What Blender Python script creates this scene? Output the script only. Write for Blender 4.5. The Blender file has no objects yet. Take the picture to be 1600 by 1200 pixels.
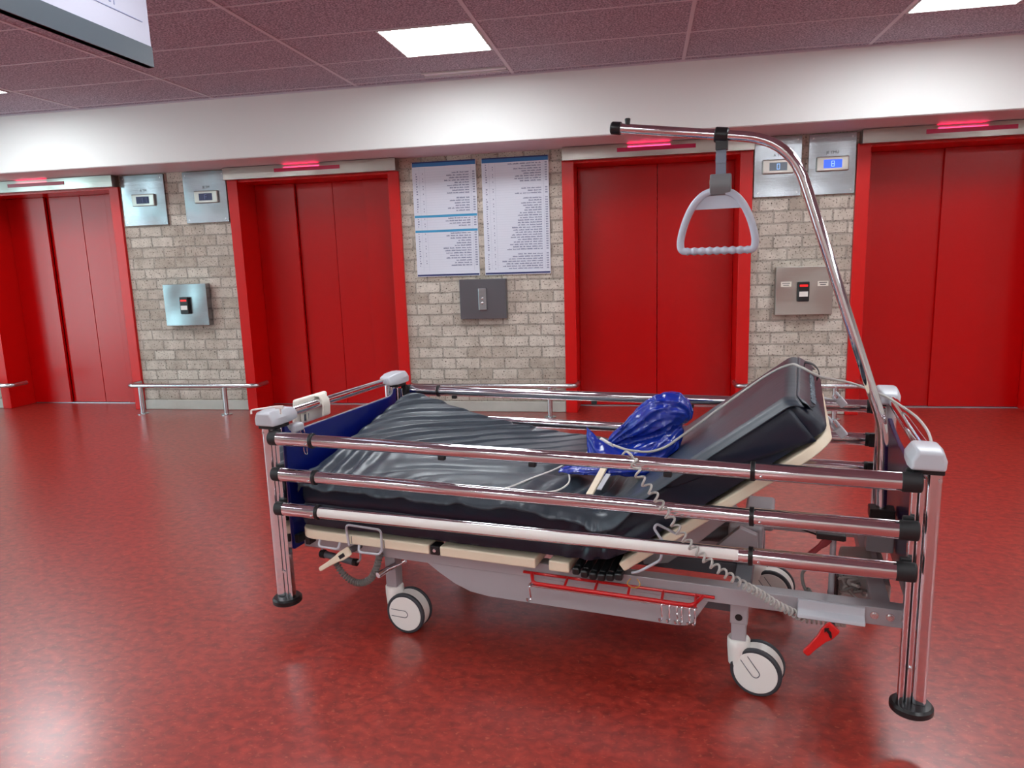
import bpy, bmesh, math, random
from mathutils import Vector, Matrix, Euler, noise
C = bpy.context.scene.collection
random.seed(7)
PI = math.pi
# ---------------------------------------------------------------- camera
CAM_H = 1.35
YAW, PIT, ROL, FPX = -0.18746, 0.17211, -0.03241, 1118.5
def cam_setup():
    f = Vector((math.sin(YAW)*math.cos(PIT), math.cos(YAW)*math.cos(PIT), -math.sin(PIT)))
    r = Vector((math.cos(YAW), -math.sin(YAW), 0)); u = r.cross(f)
    c, s = math.cos(ROL), math.sin(ROL)
    X = c*r + s*u; Y = -s*r + c*u; Z = -f
    cd = bpy.data.cameras.new('camera'); co = bpy.data.objects.new('camera', cd); C.objects.link(co)
    co.matrix_world = Matrix(((X.x, Y.x, Z.x, 0), (X.y, Y.y, Z.y, 0), (X.z, Y.z, Z.z, CAM_H), (0, 0, 0, 1)))
    cd.sensor_fit = 'HORIZONTAL'; cd.sensor_width = 36; cd.lens = FPX/1600*36
    cd.clip_start = 0.05; cd.clip_end = 100
    bpy.context.scene.camera = co
cam_setup()
# ---------------------------------------------------------------- world, exposure
sc = bpy.context.scene
sc.view_settings.view_transform = 'Standard'; sc.view_settings.look = 'None'
sc.view_settings.gamma = 1; sc.view_settings.use_curve_mapping = False
sc.view_settings.exposure = 0.85
sc.cycles.use_denoising = True
sc.cycles.max_bounces = 8; sc.cycles.sample_clamp_indirect = 6
wd = bpy.data.worlds.new('world'); sc.world = wd; wd.use_nodes = True
bg = wd.node_tree.nodes['Background']; bg.inputs[0].default_value = (0.62, 0.93, 1.0, 1); bg.inputs[1].default_value = 0.9
LAMP = 17.0          # radiance of the ceiling panels
# daylight entering through the glazed left wall
ld = bpy.data.lights.new('daylight', 'AREA'); ld.shape = 'RECTANGLE'; ld.size = 7; ld.size_y = 2.2; ld.energy = 190; ld.color = (0.6, 0.95, 1.0)
lo = bpy.data.objects.new('daylight', ld); C.objects.link(lo); lo.location = (-9.75, 1.6, 1.3); lo.rotation_euler = (0, -PI/2, 0)

# ---------------------------------------------------------------- materials
def lin(c):
    return tuple(((x/255)/12.92 if x/255 <= 0.04045 else ((x/255+0.055)/1.055)**2.4) for x in c) + (1,)
def newmat(name):
    m = bpy.data.materials.new(name); m.use_nodes = True
    return m, m.node_tree.nodes, m.node_tree.links, m.node_tree.nodes['Principled BSDF']
def mat(name, col, rough=0.5, metal=0, bump=0, bscale=60, spec=0.5, emit=None, es=0, var=0, vscale=8, coat=0, aniso=None):
    m, N, L, p = newmat(name)
    p.inputs['Base Color'].default_value = lin(col); p.inputs['Roughness'].default_value = rough
    p.inputs['Metallic'].default_value = metal; p.inputs['Specular IOR Level'].default_value = spec
    p.inputs['Coat Weight'].default_value = coat
    if emit: p.inputs['Emission Color'].default_value = lin(emit); p.inputs['Emission Strength'].default_value = es
    tc = N.new('ShaderNodeTexCoord')
    if bump:
        n = N.new('ShaderNodeTexNoise'); n.inputs['Scale'].default_value = bscale; n.inputs['Detail'].default_value = 4
        b = N.new('ShaderNodeBump'); b.inputs['Strength'].default_value = bump; b.inputs['Distance'].default_value = 0.01
        if aniso:
            mp = N.new('ShaderNodeMapping'); mp.inputs['Scale'].default_value = aniso
            L.new(tc.outputs['Object'], mp.inputs[0]); L.new(mp.outputs[0], n.inputs['Vector'])
        else: L.new(tc.outputs['Object'], n.inputs['Vector'])
        L.new(n.outputs[0], b.inputs['Height']); L.new(b.outputs[0], p.inputs['Normal'])
    if var:
        n = N.new('ShaderNodeTexNoise'); n.inputs['Scale'].default_value = vscale; n.inputs['Detail'].default_value = 5
        r = N.new('ShaderNodeValToRGB'); c = lin(col)
        r.color_ramp.elements[0].position = 0.3; r.color_ramp.elements[1].position = 0.7
        r.color_ramp.elements[0].color = tuple(x*(1-var) for x in c[:3])+(1,)
        r.color_ramp.elements[1].color = tuple(min(1, x*(1+var)) for x in c[:3])+(1,)
        L.new(tc.outputs['Object'], n.inputs['Vector']); L.new(n.outputs[0], r.inputs[0]); L.new(r.outputs[0], p.inputs['Base Color'])
    return m
M = {}
M['chrome'] = mat('chrome', (228, 228, 232), 0.07, 1.0, bump=0.02, bscale=3)
M['chrome_satin'] = mat('satin_stainless', (200, 202, 205), 0.24, 1.0)
M['black'] = mat('black_plastic', (18, 18, 20), 0.35)
M['blackmatte'] = mat('black_rubber', (24, 24, 26), 0.55)
M['cap'] = mat('light_grey_plastic', (186, 188, 194), 0.35)
M['cream'] = mat('cream_plastic', (232, 216, 190), 0.42)
M['paint'] = mat('silver_grey_paint', (172, 170, 174), 0.38, 0.25)
M['paintdark'] = mat('dark_grey_paint', (98, 100, 106), 0.42, 0.2)
M['wirepaint'] = mat('pale_coated_wire', (190, 190, 198), 0.35)
M['white'] = mat('white_plastic', (232, 228, 222), 0.35)
M['tyre'] = mat('grey_tyre', (52, 55, 60), 0.5)
M['blueboard'] = mat('blue_laminate', (4, 22, 108), 0.32)
M['purpleboard'] = mat('dark_indigo_laminate', (34, 16, 66), 0.25)
M['redpaint'] = mat('red_coated_wire', (196, 14, 18), 0.3)
M['redlever'] = mat('red_plastic', (205, 20, 18), 0.35)
M['darkredlever'] = mat('dark_red_plastic', (120, 18, 26), 0.4)
M['cover'] = mat('slate_vinyl_cover', (50, 58, 67), 0.38, bump=0.12, bscale=26, spec=0.6, aniso=(0.35, 1, 1))
M['core'] = mat('navy_vinyl', (14, 24, 42), 0.4, bump=0.3, bscale=14, spec=0.5)
M['strapm'] = mat('black_webbing', (26, 28, 32), 0.6)
M['zip'] = mat('grey_zip', (92, 102, 112), 0.5, bump=0.6, bscale=220)
M['cable'] = mat('grey_cable', (176, 172, 166), 0.45)
M['cable_dark'] = mat('dark_cable', (112, 108, 104), 0.5)
M['beige'] = mat('beige_housing', (222, 216, 204), 0.42)
M['label'] = mat('label_print', (88, 96, 108), 0.5, var=0.5, vscale=160)
M['strap'] = mat('translucent_grey_strap', (104, 112, 130), 0.3, spec=0.7)
M['greyclamp'] = mat('mid_grey_plastic', (112, 114, 116), 0.35)
M['brass'] = mat('copper_rivet', (200, 150, 110), 0.3, 0.8)
M['handle'] = mat('pale_blue_grey_plastic', (184, 190, 202), 0.32)
M['text'] = mat('dark_print', (112, 118, 146), 0.6)
M['texttiny'] = mat('grey_print', (90, 88, 86), 0.6)
M['poster'] = mat('poster_white', (214, 217, 228), 0.35)
M['rule'] = mat('poster_rule', (188, 194, 208), 0.5)
M['bluehead'] = mat('poster_blue', (42, 112, 172), 0.4)
M['lightblue'] = mat('poster_light_blue', (60, 150, 196), 0.4)
M['navyfoot'] = mat('poster_navy', (26, 38, 96), 0.4)
M['beam'] = mat('painted_beam', (231, 232, 229), 0.7, bump=0.06, bscale=20)
M['soffit'] = mat('soffit_panel', (214, 200, 204), 0.5)
M['wallpaint'] = mat('wall_paint', (205, 200, 192), 0.7, bump=0.05)
M['tee'] = mat('ceiling_tee', (205, 196, 206), 0.5)
M['lampframe'] = mat('lamp_frame', (205, 200, 200), 0.4)
M['lamp'] = mat('lamp_diffuser', (255, 252, 244), 0.5, emit=(244, 251, 255), es=LAMP)
M['reddoor'] = mat('red_door_paint', (184, 0, 3), 0.26, spec=0.35, bump=0.03, bscale=4)
M['redframe'] = mat('red_frame_paint', (200, 8, 8), 0.3, spec=0.4)
M['sill'] = mat('door_sill', (170, 175, 182), 0.35, 0.7)
M['slit'] = mat('red_indicator_lens', (96, 8, 34), 0.25, emit=(150, 10, 50), es=0.25)
M['redglow'] = mat('red_indicator_lamp', (255, 20, 60), 0.3, emit=(255, 12, 50), es=9)
M['screw'] = mat('screw_metal', (215, 215, 215), 0.25, 0.9)
M['lcd_dark'] = mat('lcd_dark', (26, 32, 66), 0.2, emit=(30, 38, 90), es=0.15)
M['lcd_grey'] = mat('lcd_grey', (118, 134, 146), 0.25)
M['lcd_blue'] = mat('lcd_blue', (50, 84, 220), 0.25, emit=(48, 84, 240), es=0.8)
M['digit'] = mat('lcd_digit', (150, 190, 225), 0.4, emit=(130, 180, 230), es=0.5)
M['digitdim'] = mat('lcd_digit_dim', (88, 104, 150), 0.4)
M['redled'] = mat('red_led', (220, 20, 20), 0.4, emit=(230, 20, 20), es=0.8)
M['signband'] = mat('sign_grey_band', (62, 69, 76), 0.4)
M['signface'] = mat('sign_white_face', (158, 157, 170), 0.35)
M['ctlmid'] = mat('dark_stainless', (112, 114, 120), 0.3, 0.85)
M['windowframe'] = mat('window_frame', (70, 74, 78), 0.4, 0.3)
M['base'] = mat('pale_plinth', (178, 176, 168), 0.55, var=0.08, vscale=5, bump=0.2, bscale=8)

def brushed(name, col, rough, axis):
    m, N, L, p = newmat(name)
    p.inputs['Base Color'].default_value = lin(col); p.inputs['Metallic'].default_value = 1; p.inputs['Roughness'].default_value = rough
    tc = N.new('ShaderNodeTexCoord'); mp = N.new('ShaderNodeMapping'); mp.inputs['Scale'].default_value = axis
    n = N.new('ShaderNodeTexNoise'); n.inputs['Scale'].default_value = 3; n.inputs['Detail'].default_value = 3
    b = N.new('ShaderNodeBump'); b.inputs['Strength'].default_value = 0.03; b.inputs['Distance'].default_value = 0.02
    n2 = N.new('ShaderNodeTexNoise'); n2.inputs['Scale'].default_value = 2.2; n2.inputs['Detail'].default_value = 1
    b2 = N.new('ShaderNodeBump'); b2.inputs['Strength'].default_value = 0.6; b2.inputs['Distance'].default_value = 0.06
    L.new(tc.outputs['Object'], mp.inputs[0]); L.new(mp.outputs[0], n.inputs['Vector']); L.new(tc.outputs['Object'], n2.inputs['Vector'])
    L.new(n2.outputs[0], b2.inputs['Height']); L.new(b2.outputs[0], b.inputs['Normal'])
    L.new(n.outputs[0], b.inputs['Height']); L.new(b.outputs[0], p.inputs['Normal'])
    return m
M['steel'] = brushed('brushed_steel', (160, 163, 167), 0.25, (1, 1, 60))
M['steel2'] = brushed('brushed_steel_warm', (176, 170, 163), 0.3, (1, 1, 40))

def floor_mat():
    m, N, L, p = newmat('marbled_red_linoleum')
    tc = N.new('ShaderNodeTexCoord')
    def noise_(scale, detail, sc3, dist=0):
        mp = N.new('ShaderNodeMapping'); mp.inputs['Scale'].default_value = sc3
        n = N.new('ShaderNodeTexNoise'); n.inputs['Scale'].default_value = scale; n.inputs['Detail'].default_value = detail; n.inputs['Distortion'].default_value = dist
        L.new(tc.outputs['Object'], mp.inputs[0]); L.new(mp.outputs[0], n.inputs['Vector']); return n
    a = noise_(30, 9, (0.85, 1.15, 1), 0.4); b = noise_(80, 5, (0.8, 1.2, 1), 0.6); c = noise_(1.2, 3, (1, 1, 1))
    r = N.new('ShaderNodeValToRGB'); e = r.color_ramp.elements
    e[0].position = 0.30; e[0].color = lin((116, 25, 18)); e[1].position = 0.70; e[1].color = lin((168, 50, 36))
    x = e.new(0.5); x.color = lin((144, 36, 26))
    L.new(a.outputs[0], r.inputs[0])
    r2 = N.new('ShaderNodeValToRGB'); e = r2.color_ramp.elements
    e[0].position = 0.60; e[0].color = (0, 0, 0, 1); e[1].position = 0.72; e[1].color = (1, 1, 1, 1)
    L.new(b.outputs[0], r2.inputs[0])
    r3 = N.new('ShaderNodeValToRGB'); e = r3.color_ramp.elements
    e[0].position = 0.26; e[0].color = (1, 1, 1, 1); e[1].position = 0.36; e[1].color = (0, 0, 0, 1)
    L.new(b.outputs[0], r3.inputs[0])
    m1 = N.new('ShaderNodeMix'); m1.data_type = 'RGBA'; m1.inputs[7].default_value = lin((208, 112, 84))
    k = N.new('ShaderNodeMath'); k.operation = 'MULTIPLY'; k.inputs[1].default_value = 0.42
    L.new(r2.outputs[0], k.inputs[0]); L.new(k.outputs[0], m1.inputs[0]); L.new(r.outputs[0], m1.inputs[6])
    m2 = N.new('ShaderNodeMix'); m2.data_type = 'RGBA'; m2.inputs[7].default_value = lin((92, 24, 26))
    k2 = N.new('ShaderNodeMath'); k2.operation = 'MULTIPLY'; k2.inputs[1].default_value = 0.2
    L.new(r3.outputs[0], k2.inputs[0]); L.new(k2.outputs[0], m2.inputs[0]); L.new(m1.outputs[2], m2.inputs[6])
    L.new(m2.outputs[2], p.inputs['Base Color'])
    rr = N.new('ShaderNodeMapRange'); rr.inputs[3].default_value = 0.36; rr.inputs[4].default_value = 0.44; p.inputs['IOR'].default_value = 1.75; p.inputs['Coat Weight'].default_value = 0.6; p.inputs['Coat Roughness'].default_value = 0.23; p.inputs['Coat IOR'].default_value = 1.6
    L.new(c.outputs[0], rr.inputs[0]); L.new(rr.outputs[0], p.inputs['Roughness'])
    p.inputs['Specular IOR Level'].default_value = 0.5
    bp = N.new('ShaderNodeBump'); bp.inputs['Strength'].default_value = 0.03; bp.inputs['Distance'].default_value = 0.002
    f = noise_(45, 4, (0.6, 1.4, 1)); L.new(f.outputs[0], bp.inputs['Height']); L.new(bp.outputs[0], p.inputs['Normal'])
    return m
M['floor'] = floor_mat()
def ceil_mat():
    m, N, L, p = newmat('flecked_mauve_tile')
    tc = N.new('ShaderNodeTexCoord')
    n = N.new('ShaderNodeTexNoise'); n.inputs['Scale'].default_value = 95; n.inputs['Detail'].default_value = 3
    r = N.new('ShaderNodeValToRGB'); e = r.color_ramp.elements
    e[0].position = 0.36; e[0].color = lin((122, 112, 126)); e[1].position = 0.66; e[1].color = lin((206, 194, 210))
    x = e.new(0.5); x.color = lin((162, 150, 166))
    L.new(tc.outputs['Object'], n.inputs['Vector']); L.new(n.outputs[0], r.inputs[0]); L.new(r.outputs[0], p.inputs['Base Color'])
    p.inputs['Roughness'].default_value = 0.75
    b = N.new('ShaderNodeBump'); b.inputs['Strength'].default_value = 0.3; b.inputs['Distance'].default_value = 0.003
    L.new(n.outputs[0], b.inputs['Height']); L.new(b.outputs[0], p.inputs['Normal'])
    return m
M['ceil'] = ceil_mat()
def brick_mat():
    m, N, L, p = newmat('rough_pale_brick')
    tc = N.new('ShaderNodeTexCoord'); sp = N.new('ShaderNodeSeparateXYZ'); cb = N.new('ShaderNodeCombineXYZ')
    L.new(tc.outputs['Object'], sp.inputs[0]); L.new(sp.outputs[0], cb.inputs[0]); L.new(sp.outputs[2], cb.inputs[1])
    w = N.new('ShaderNodeTexNoise'); w.inputs['Scale'].default_value = 14; w.inputs['Detail'].default_value = 3
    L.new(tc.outputs['Object'], w.inputs['Vector'])
    mx = N.new('ShaderNodeVectorMath'); mx.operation = 'SUBTRACT'; mx.inputs[1].default_value = (0.5, 0.5, 0.5)
    sc_ = N.new('ShaderNodeVectorMath'); sc_.operation = 'SCALE'; sc_.inputs['Scale'].default_value = 0.015
    ad = N.new('ShaderNodeVectorMath'); ad.operation = 'ADD'
    L.new(w.outputs['Color'], mx.inputs[0]); L.new(mx.outputs[0], sc_.inputs[0]); L.new(cb.outputs[0], ad.inputs[0]); L.new(sc_.outputs[0], ad.inputs[1])
    b = N.new('ShaderNodeTexBrick'); b.inputs['Scale'].default_value = 1; b.inputs['Brick Width'].default_value = 0.225; b.inputs['Row Height'].default_value = 0.098
    b.inputs['Mortar Size'].default_value = 0.009; b.inputs['Mortar Smooth'].default_value = 0.35; b.inputs['Bias'].default_value = 0.0
    b.inputs['Color1'].default_value = lin((184, 172, 158)); b.inputs['Color2'].default_value = lin((218, 210, 198)); b.inputs['Mortar'].default_value = lin((172, 164, 153))
    b.offset_frequency = 2
    L.new(ad.outputs[0], b.inputs['Vector'])
    pn = N.new('ShaderNodeTexNoise'); pn.inputs['Scale'].default_value = 75; pn.inputs['Detail'].default_value = 3
    pr = N.new('ShaderNodeValToRGB'); e = pr.color_ramp.elements
    e[0].position = 0.33; e[0].color = (0.16, 0.13, 0.11, 1); e[1].position = 0.42; e[1].color = (1, 1, 1, 1)
    L.new(tc.outputs['Object'], pn.inputs['Vector']); L.new(pn.outputs[0], pr.inputs[0])
    bn = N.new('ShaderNodeTexNoise'); bn.inputs['Scale'].default_value = 11; bn.inputs['Detail'].default_value = 6
    br = N.new('ShaderNodeValToRGB'); e = br.color_ramp.elements
    e[0].position = 0.3; e[0].color = (0.72, 0.70, 0.68, 1); e[1].position = 0.7; e[1].color = (1.0, 1.0, 1.0, 1)
    L.new(tc.outputs['Object'], bn.inputs['Vector']); L.new(bn.outputs[0], br.inputs[0])
    m1 = N.new('ShaderNodeMix'); m1.data_type = 'RGBA'; m1.blend_type = 'MULTIPLY'; m1.inputs[0].default_value = 1
    m2 = N.new('ShaderNodeMix'); m2.data_type = 'RGBA'; m2.blend_type = 'MULTIPLY'; m2.inputs[0].default_value = 1
    L.new(b.outputs['Color'], m1.inputs[6]); L.new(br.outputs[0], m1.inputs[7]); L.new(m1.outputs[2], m2.inputs[6]); L.new(pr.outputs[0], m2.inputs[7])
    L.new(m2.outputs[2], p.inputs['Base Color']); p.inputs['Roughness'].default_value = 0.85
    h = N.new('ShaderNodeMath'); h.operation = 'MULTIPLY'; h.inputs[1].default_value = -1.0; L.new(b.outputs['Fac'], h.inputs[0])
    h2 = N.new('ShaderNodeMath'); h2.operation = 'MULTIPLY_ADD'; h2.inputs[1].default_value = 0.9
    L.new(bn.outputs[0], h2.inputs[0]); L.new(h.outputs[0], h2.inputs[2])
    h3 = N.new('ShaderNodeMath'); h3.operation = 'MULTIPLY_ADD'; h3.inputs[1].default_value = 0.35
    L.new(pr.outputs[0], h3.inputs[0]); L.new(h2.outputs[0], h3.inputs[2])
    bp = N.new('ShaderNodeBump'); bp.inputs['Strength'].default_value = 0.7; bp.inputs['Distance'].default_value = 0.008
    L.new(h3.outputs[0], bp.inputs['Height']); L.new(bp.outputs[0], p.inputs['Normal'])
    return m
M['brick'] = brick_mat()
def bag_mat():
    m, N, L, p = newmat('crumpled_blue_plastic')
    p.inputs['Base Color'].default_value = lin((10, 42, 148)); p.inputs['Roughness'].default_value = 0.26; p.inputs['Specular IOR Level'].default_value = 0.7
    tc = N.new('ShaderNodeTexCoord'); prev = None
    for s, st, sc3 in ((7, 0.35, (0.5, 1, 1.6)), (22, 0.15, (1, 1, 1))):
        mp = N.new('ShaderNodeMapping'); mp.inputs['Scale'].default_value = sc3; mp.inputs['Rotation'].default_value = (0.3, 0.6, 0.2)
        n = N.new('ShaderNodeTexVoronoi'); n.feature = 'SMOOTH_F1'; n.inputs['Scale'].default_value = s; n.inputs['Smoothness'].default_value = 0.3
        b = N.new('ShaderNodeBump'); b.inputs['Strength'].default_value = st; b.inputs['Distance'].default_value = 0.03
        L.new(tc.outputs['Object'], mp.inputs[0]); L.new(mp.outputs[0], n.inputs['Vector']); L.new(n.outputs['Distance'], b.inputs['Height'])
        if prev: L.new(prev.outputs[0], b.inputs['Normal'])
        prev = b
    L.new(prev.outputs[0], p.inputs['Normal']); return m
M['bag'] = bag_mat()
def glass_mat():
    m, N, L, p = newmat('window_glass')
    p.inputs['Base Color'].default_value = (0.85, 0.95, 0.95, 1); p.inputs['Roughness'].default_value = 0.02
    p.inputs['Transmission Weight'].default_value = 1.0; p.inputs['IOR'].default_value = 1.05
    return m
M['glass'] = glass_mat()

# ---------------------------------------------------------------- mesh builder
def V(*a): return Vector(a)
class MB:
    def __init__(s): s.v = []; s.f = []
    def add(s, vs, fs):
        o = len(s.v); s.v += [Vector(v) for v in vs]; s.f += [tuple(i+o for i in f) for f in fs]; return s
    def box(s, x0, x1, y0, y1, z0, z1):
        return s.add([(x0,y0,z0),(x1,y0,z0),(x1,y1,z0),(x0,y1,z0),(x0,y0,z1),(x1,y0,z1),(x1,y1,z1),(x0,y1,z1)],
                     [(0,3,2,1),(4,5,6,7),(0,1,5,4),(1,2,6,5),(2,3,7,6),(3,0,4,7)])
    def obox(s, c, d, up, w, t, l):
        """box centred at c: length l along d, thickness t along up, width w along the third axis"""
        d = Vector(d).normalized(); up = Vector(up); up = (up - d*up.dot(d)).normalized(); r = d.cross(up); c = Vector(c)
        vs = [c + r*(a*w/2) + up*(b*t/2) + d*(e*l/2) for e in (-1,1) for b in (-1,1) for a in (-1,1)]
        return s.add(vs, [(0,1,3,2),(4,6,7,5),(0,4,5,1),(2,3,7,6),(0,2,6,4),(1,5,7,3)])
    def tube(s, pts, r, n=14, cap=True):
        pts = [Vector(p) for p in pts]; m = len(pts)
        rs = r if isinstance(r, (list, tuple)) else [r]*m
        T = []
        for i in range(m):
            t = (pts[min(i+1, m-1)] - pts[max(i-1, 0)]); T.append(t.normalized() if t.length > 1e-9 else (T[-1] if T else V(0,0,1)))
        a = V(0,0,1) if abs(T[0].z) < 0.9 else V(1,0,0)
        nrm = (a - T[0]*a.dot(T[0])).normalized(); vs = []; fs = []
        for i in range(m):
            nrm = (nrm - T[i]*nrm.dot(T[i])).normalized(); b = T[i].cross(nrm)
            for k in range(n):
                q = 2*PI*k/n; vs.append(pts[i] + (nrm*math.cos(q) + b*math.sin(q))*rs[i])
        for i in range(m-1):
            for k in range(n):
                k2 = (k+1) % n; fs.append((i*n+k, i*n+k2, (i+1)*n+k2, (i+1)*n+k))
        if cap: fs.append(tuple(range(n-1, -1, -1))); fs.append(tuple((m-1)*n+k for k in range(n)))
        return s.add(vs, fs)
    def cyl(s, p0, p1, r, n=24): return s.tube([p0, p1], r, n)
    def lathe(s, c, axis, prof, n=40):
        """prof: list of (distance along axis, radius)"""
        c = Vector(c); ax = Vector(axis).normalized()
        a = V(0,0,1) if abs(ax.z) < 0.9 else V(1,0,0); u = (a - ax*a.dot(ax)).normalized(); w = ax.cross(u)
        vs = []; fs = []; m = len(prof)
        for d, r in prof:
            for k in range(n):
                q = 2*PI*k/n; vs.append(c + ax*d + (u*math.cos(q) + w*math.sin(q))*max(r, 1e-5))
        for i in range(m-1):
            for k in range(n):
                k2 = (k+1) % n; fs.append((i*n+k, i*n+k2, (i+1)*n+k2, (i+1)*n+k))
        fs.append(tuple(range(n-1, -1, -1))); fs.append(tuple((m-1)*n+k for k in range(n)))
        return s.add(vs, fs)
    def prism(s, poly, f, a, b):
        """poly of 2D points; f(p, t) -> 3D for t=a and t=b"""
        n = len(poly); vs = [f(p, a) for p in poly] + [f(p, b) for p in poly]
        fs = [tuple(range(n-1, -1, -1)), tuple(range(n, 2*n))] + [(i, (i+1) % n, n+(i+1) % n, n+i) for i in range(n)]
        return s.add(vs, fs)
    def grid(s, fn, nu, nv, closeu=False):
        vs = [fn(i/nu, j/nv) for i in range(nu+1) for j in range(nv+1)]
        fs = [(i*(nv+1)+j, (i+1)*(nv+1)+j, (i+1)*(nv+1)+j+1, i*(nv+1)+j+1) for i in range(nu) for j in range(nv)]
        return s.add(vs, fs)
def XZ(y0): return lambda p, t: (p[0], t, p[1])
def catmull(P, n=8):
    P = [Vector(p) for p in P]; Q = [P[0]*2-P[1]] + P + [P[-1]*2-P[-2]]; out = []
    for i in range(1, len(Q)-2):
        for k in range(n):
            t = k/n; a, b, c, d = Q[i-1:i+3]
            out.append(0.5*((2*b) + (c-a)*t + (2*a-5*b+4*c-d)*t*t + (3*b-a-3*c+d)*t**3))
    out.append(P[-1]); return out
def fillet(P, r, n=6):
    """round the corners of a polyline"""
    P = [Vector(p) for p in P]; out = [P[0]]
    for i in range(1, len(P)-1):
        a = (P[i-1]-P[i]); b = (P[i+1]-P[i]); q = min(r, a.length*0.49, b.length*0.49)
        A = P[i]+a.normalized()*q; B = P[i]+b.normalized()*q
        for k in range(n+1):
            t = k/n; out.append(A*(1-t)**2 + P[i]*2*t*(1-t) + B*t*t)
    out.append(P[-1]); return out

# ---------------------------------------------------------------- objects
BO = V(-1.329, 2.302, 0); BT = math.radians(-10.8)          # the bed's own frame: u along it, v across, z up
base_of = {}
def bedw(p):
    c, s = math.cos(BT), math.sin(BT); return V(BO.x + p[0]*c - p[1]*s, BO.y + p[0]*s + p[1]*c, p[2])
def finish(name, mb, m, bev=0, seg=2, smooth=True, base=V(0,0,0), ang=35):
    me = bpy.data.meshes.new(name); me.from_pydata([tuple(v-base) for v in mb.v], [], mb.f); me.update()
    bm = bmesh.new(); bm.from_mesh(me); bmesh.ops.recalc_face_normals(bm, faces=bm.faces); bm.to_mesh(me); bm.free()
    me.materials.append(m)
    if smooth:
        for p in me.polygons: p.use_smooth = True
        me.set_sharp_from_angle(angle=math.radians(ang))
    o = bpy.data.objects.new(name, me); C.objects.link(o)
    if bev:
        b = o.modifiers.new('bevel', 'BEVEL'); b.width = bev; b.segments = seg; b.limit_method = 'ANGLE'; b.angle_limit = math.radians(40); b.harden_normals = True
    return o
def props(o, label=None, cat=None, group=None, kind=None):
    if label: o['label'] = label
    if cat: o['category'] = cat
    if group: o['group'] = group
    if kind: o['kind'] = kind
    return o
def thing(name, label, cat, base=(0,0,0), frame='W', group=None, kind=None):
    o = bpy.data.objects.new(name, None); C.objects.link(o); o.empty_display_size = 0.1
    o.location = bedw(base) if frame == 'B' else base
    o.rotation_euler = (0, 0, BT if frame == 'B' else 0)
    base_of[o.name] = Vector(base)
    return props(o, label, cat, group, kind)
def part(name, mb, m, parent, bev=0, label=None, kind=None, **k):
    o = finish(name, mb, m, bev, base=base_of[parent.name], **k); o.parent = parent; base_of[o.name] = base_of[parent.name]
    return props(o, label, None, None, kind)
def single(name, mb, m, label, cat, base=(0,0,0), frame='W', bev=0, group=None, kind=None, **k):
    o = finish(name, mb, m, bev, base=Vector(base), **k)
    o.location = bedw(base) if frame == 'B' else base
    o.rotation_euler = (0, 0, BT if frame == 'B' else 0); base_of[o.name] = Vector(base)
    return props(o, label, cat, group, kind)

# ================================================================ SETTING
WY = 6.2; CZ = 2.735; XL, XR, YF = -10.0, 6.5, -6.0
single('floor', MB().box(XL, XR, YF, WY+0.7, -0.1, 0), M['floor'], 'marbled red linoleum floor of the lift lobby', 'floor', kind='structure', smooth=False)
single('ceiling', MB().box(XL, XR, YF, WY+0.7, CZ, CZ+0.1), M['ceil'], 'mauve flecked suspended tile ceiling', 'ceiling', kind='structure', smooth=False)
BF = 5.66
single('trim_1', MB().box(XL, XR, BF, WY+0.02, 2.252, CZ), M['beam'], 'wide white beam above the lift doors', 'beam', kind='structure', smooth=False)
single('trim_2', MB().box(XL, XR, BF+0.012, WY+0.01, 2.246, 2.252), M['soffit'], 'mauve soffit board under the white beam', 'soffit', kind='structure', smooth=False)
single('trim_3', MB().box(XL, XR, BF-0.012, BF, CZ-0.012, CZ-0.001), M['tee'], 'thin metal edge trim between ceiling tiles and white beam', 'trim', kind='structure', smooth=False)
tees = MB(); tw = 0.012
for k in range(-7, 7):
    x = -0.985 + 1.253*k
    if XL < x < XR: tees.box(x-tw, x+tw, YF, BF-0.02, CZ-0.004, CZ+0.001)
for k in range(-17, 3):
    y = 4.39 + 0.595*k
    tees.box(XL, XR, y-0.006, y+0.006, CZ-0.003, CZ+0.001)
tees.box(-2.238, -1.64, 5.415, 5.427, CZ-0.003, CZ+0.001)
single('trim_4', tees, M['tee'], 'thin mauve metal grid holding the ceiling tiles', 'ceiling grid', kind='structure', smooth=False)
DOORS = [(-6.53, -4.885), (-3.76, -2.118), (-0.69, 0.842), (1.616, 3.14)]
segs = []; x = XL
for a, b in DOORS: segs.append((x, a)); x = b
segs.append((x, XR))
wm = MB()
for a, b in segs: wm.box(a, b, WY, WY+0.6, 0, 2.3)
for a, b in DOORS: wm.box(a, b, WY, WY+0.5, 2.15, 2.3)
wm.box(XL, XR, WY+0.6, WY+0.7, 0, CZ)  # unseen backing added behind the doors, keeps world light out of their gaps
single('wall_back', wm, M['brick'], 'rough pale brick wall with four red lift doors', 'wall', kind='structure', smooth=False)
bm_ = MB()
for a, b in segs: bm_.box(a+0.002, b-0.002, WY-0.014, WY+0.001, 0, 0.095)
single('baseboard_back', bm_, M['base'], 'pale plinth course along the foot of the brick wall', 'plinth', kind='structure', bev=0.01)
single('wall_right', MB().box(XR, XR+0.2, YF, WY+0.7, 0, CZ), M['wallpaint'], 'pale painted wall right of the lobby', 'wall', kind='structure', smooth=False)
single('wall_front', MB().box(XL, XR, YF-0.2, YF, 0, CZ), M['wallpaint'], 'pale painted wall behind the viewer', 'wall', kind='structure', smooth=False)
wl = MB(); wl.box(XL-0.2, XL, YF, WY+0.7, 0, 0.2).box(XL-0.2, XL, YF, WY+0.7, 2.45, CZ).box(XL-0.2, XL, YF, -2.2, 0.2, 2.45).box(XL-0.2, XL, 5.4, WY+0.7, 0.2, 2.45)
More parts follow.
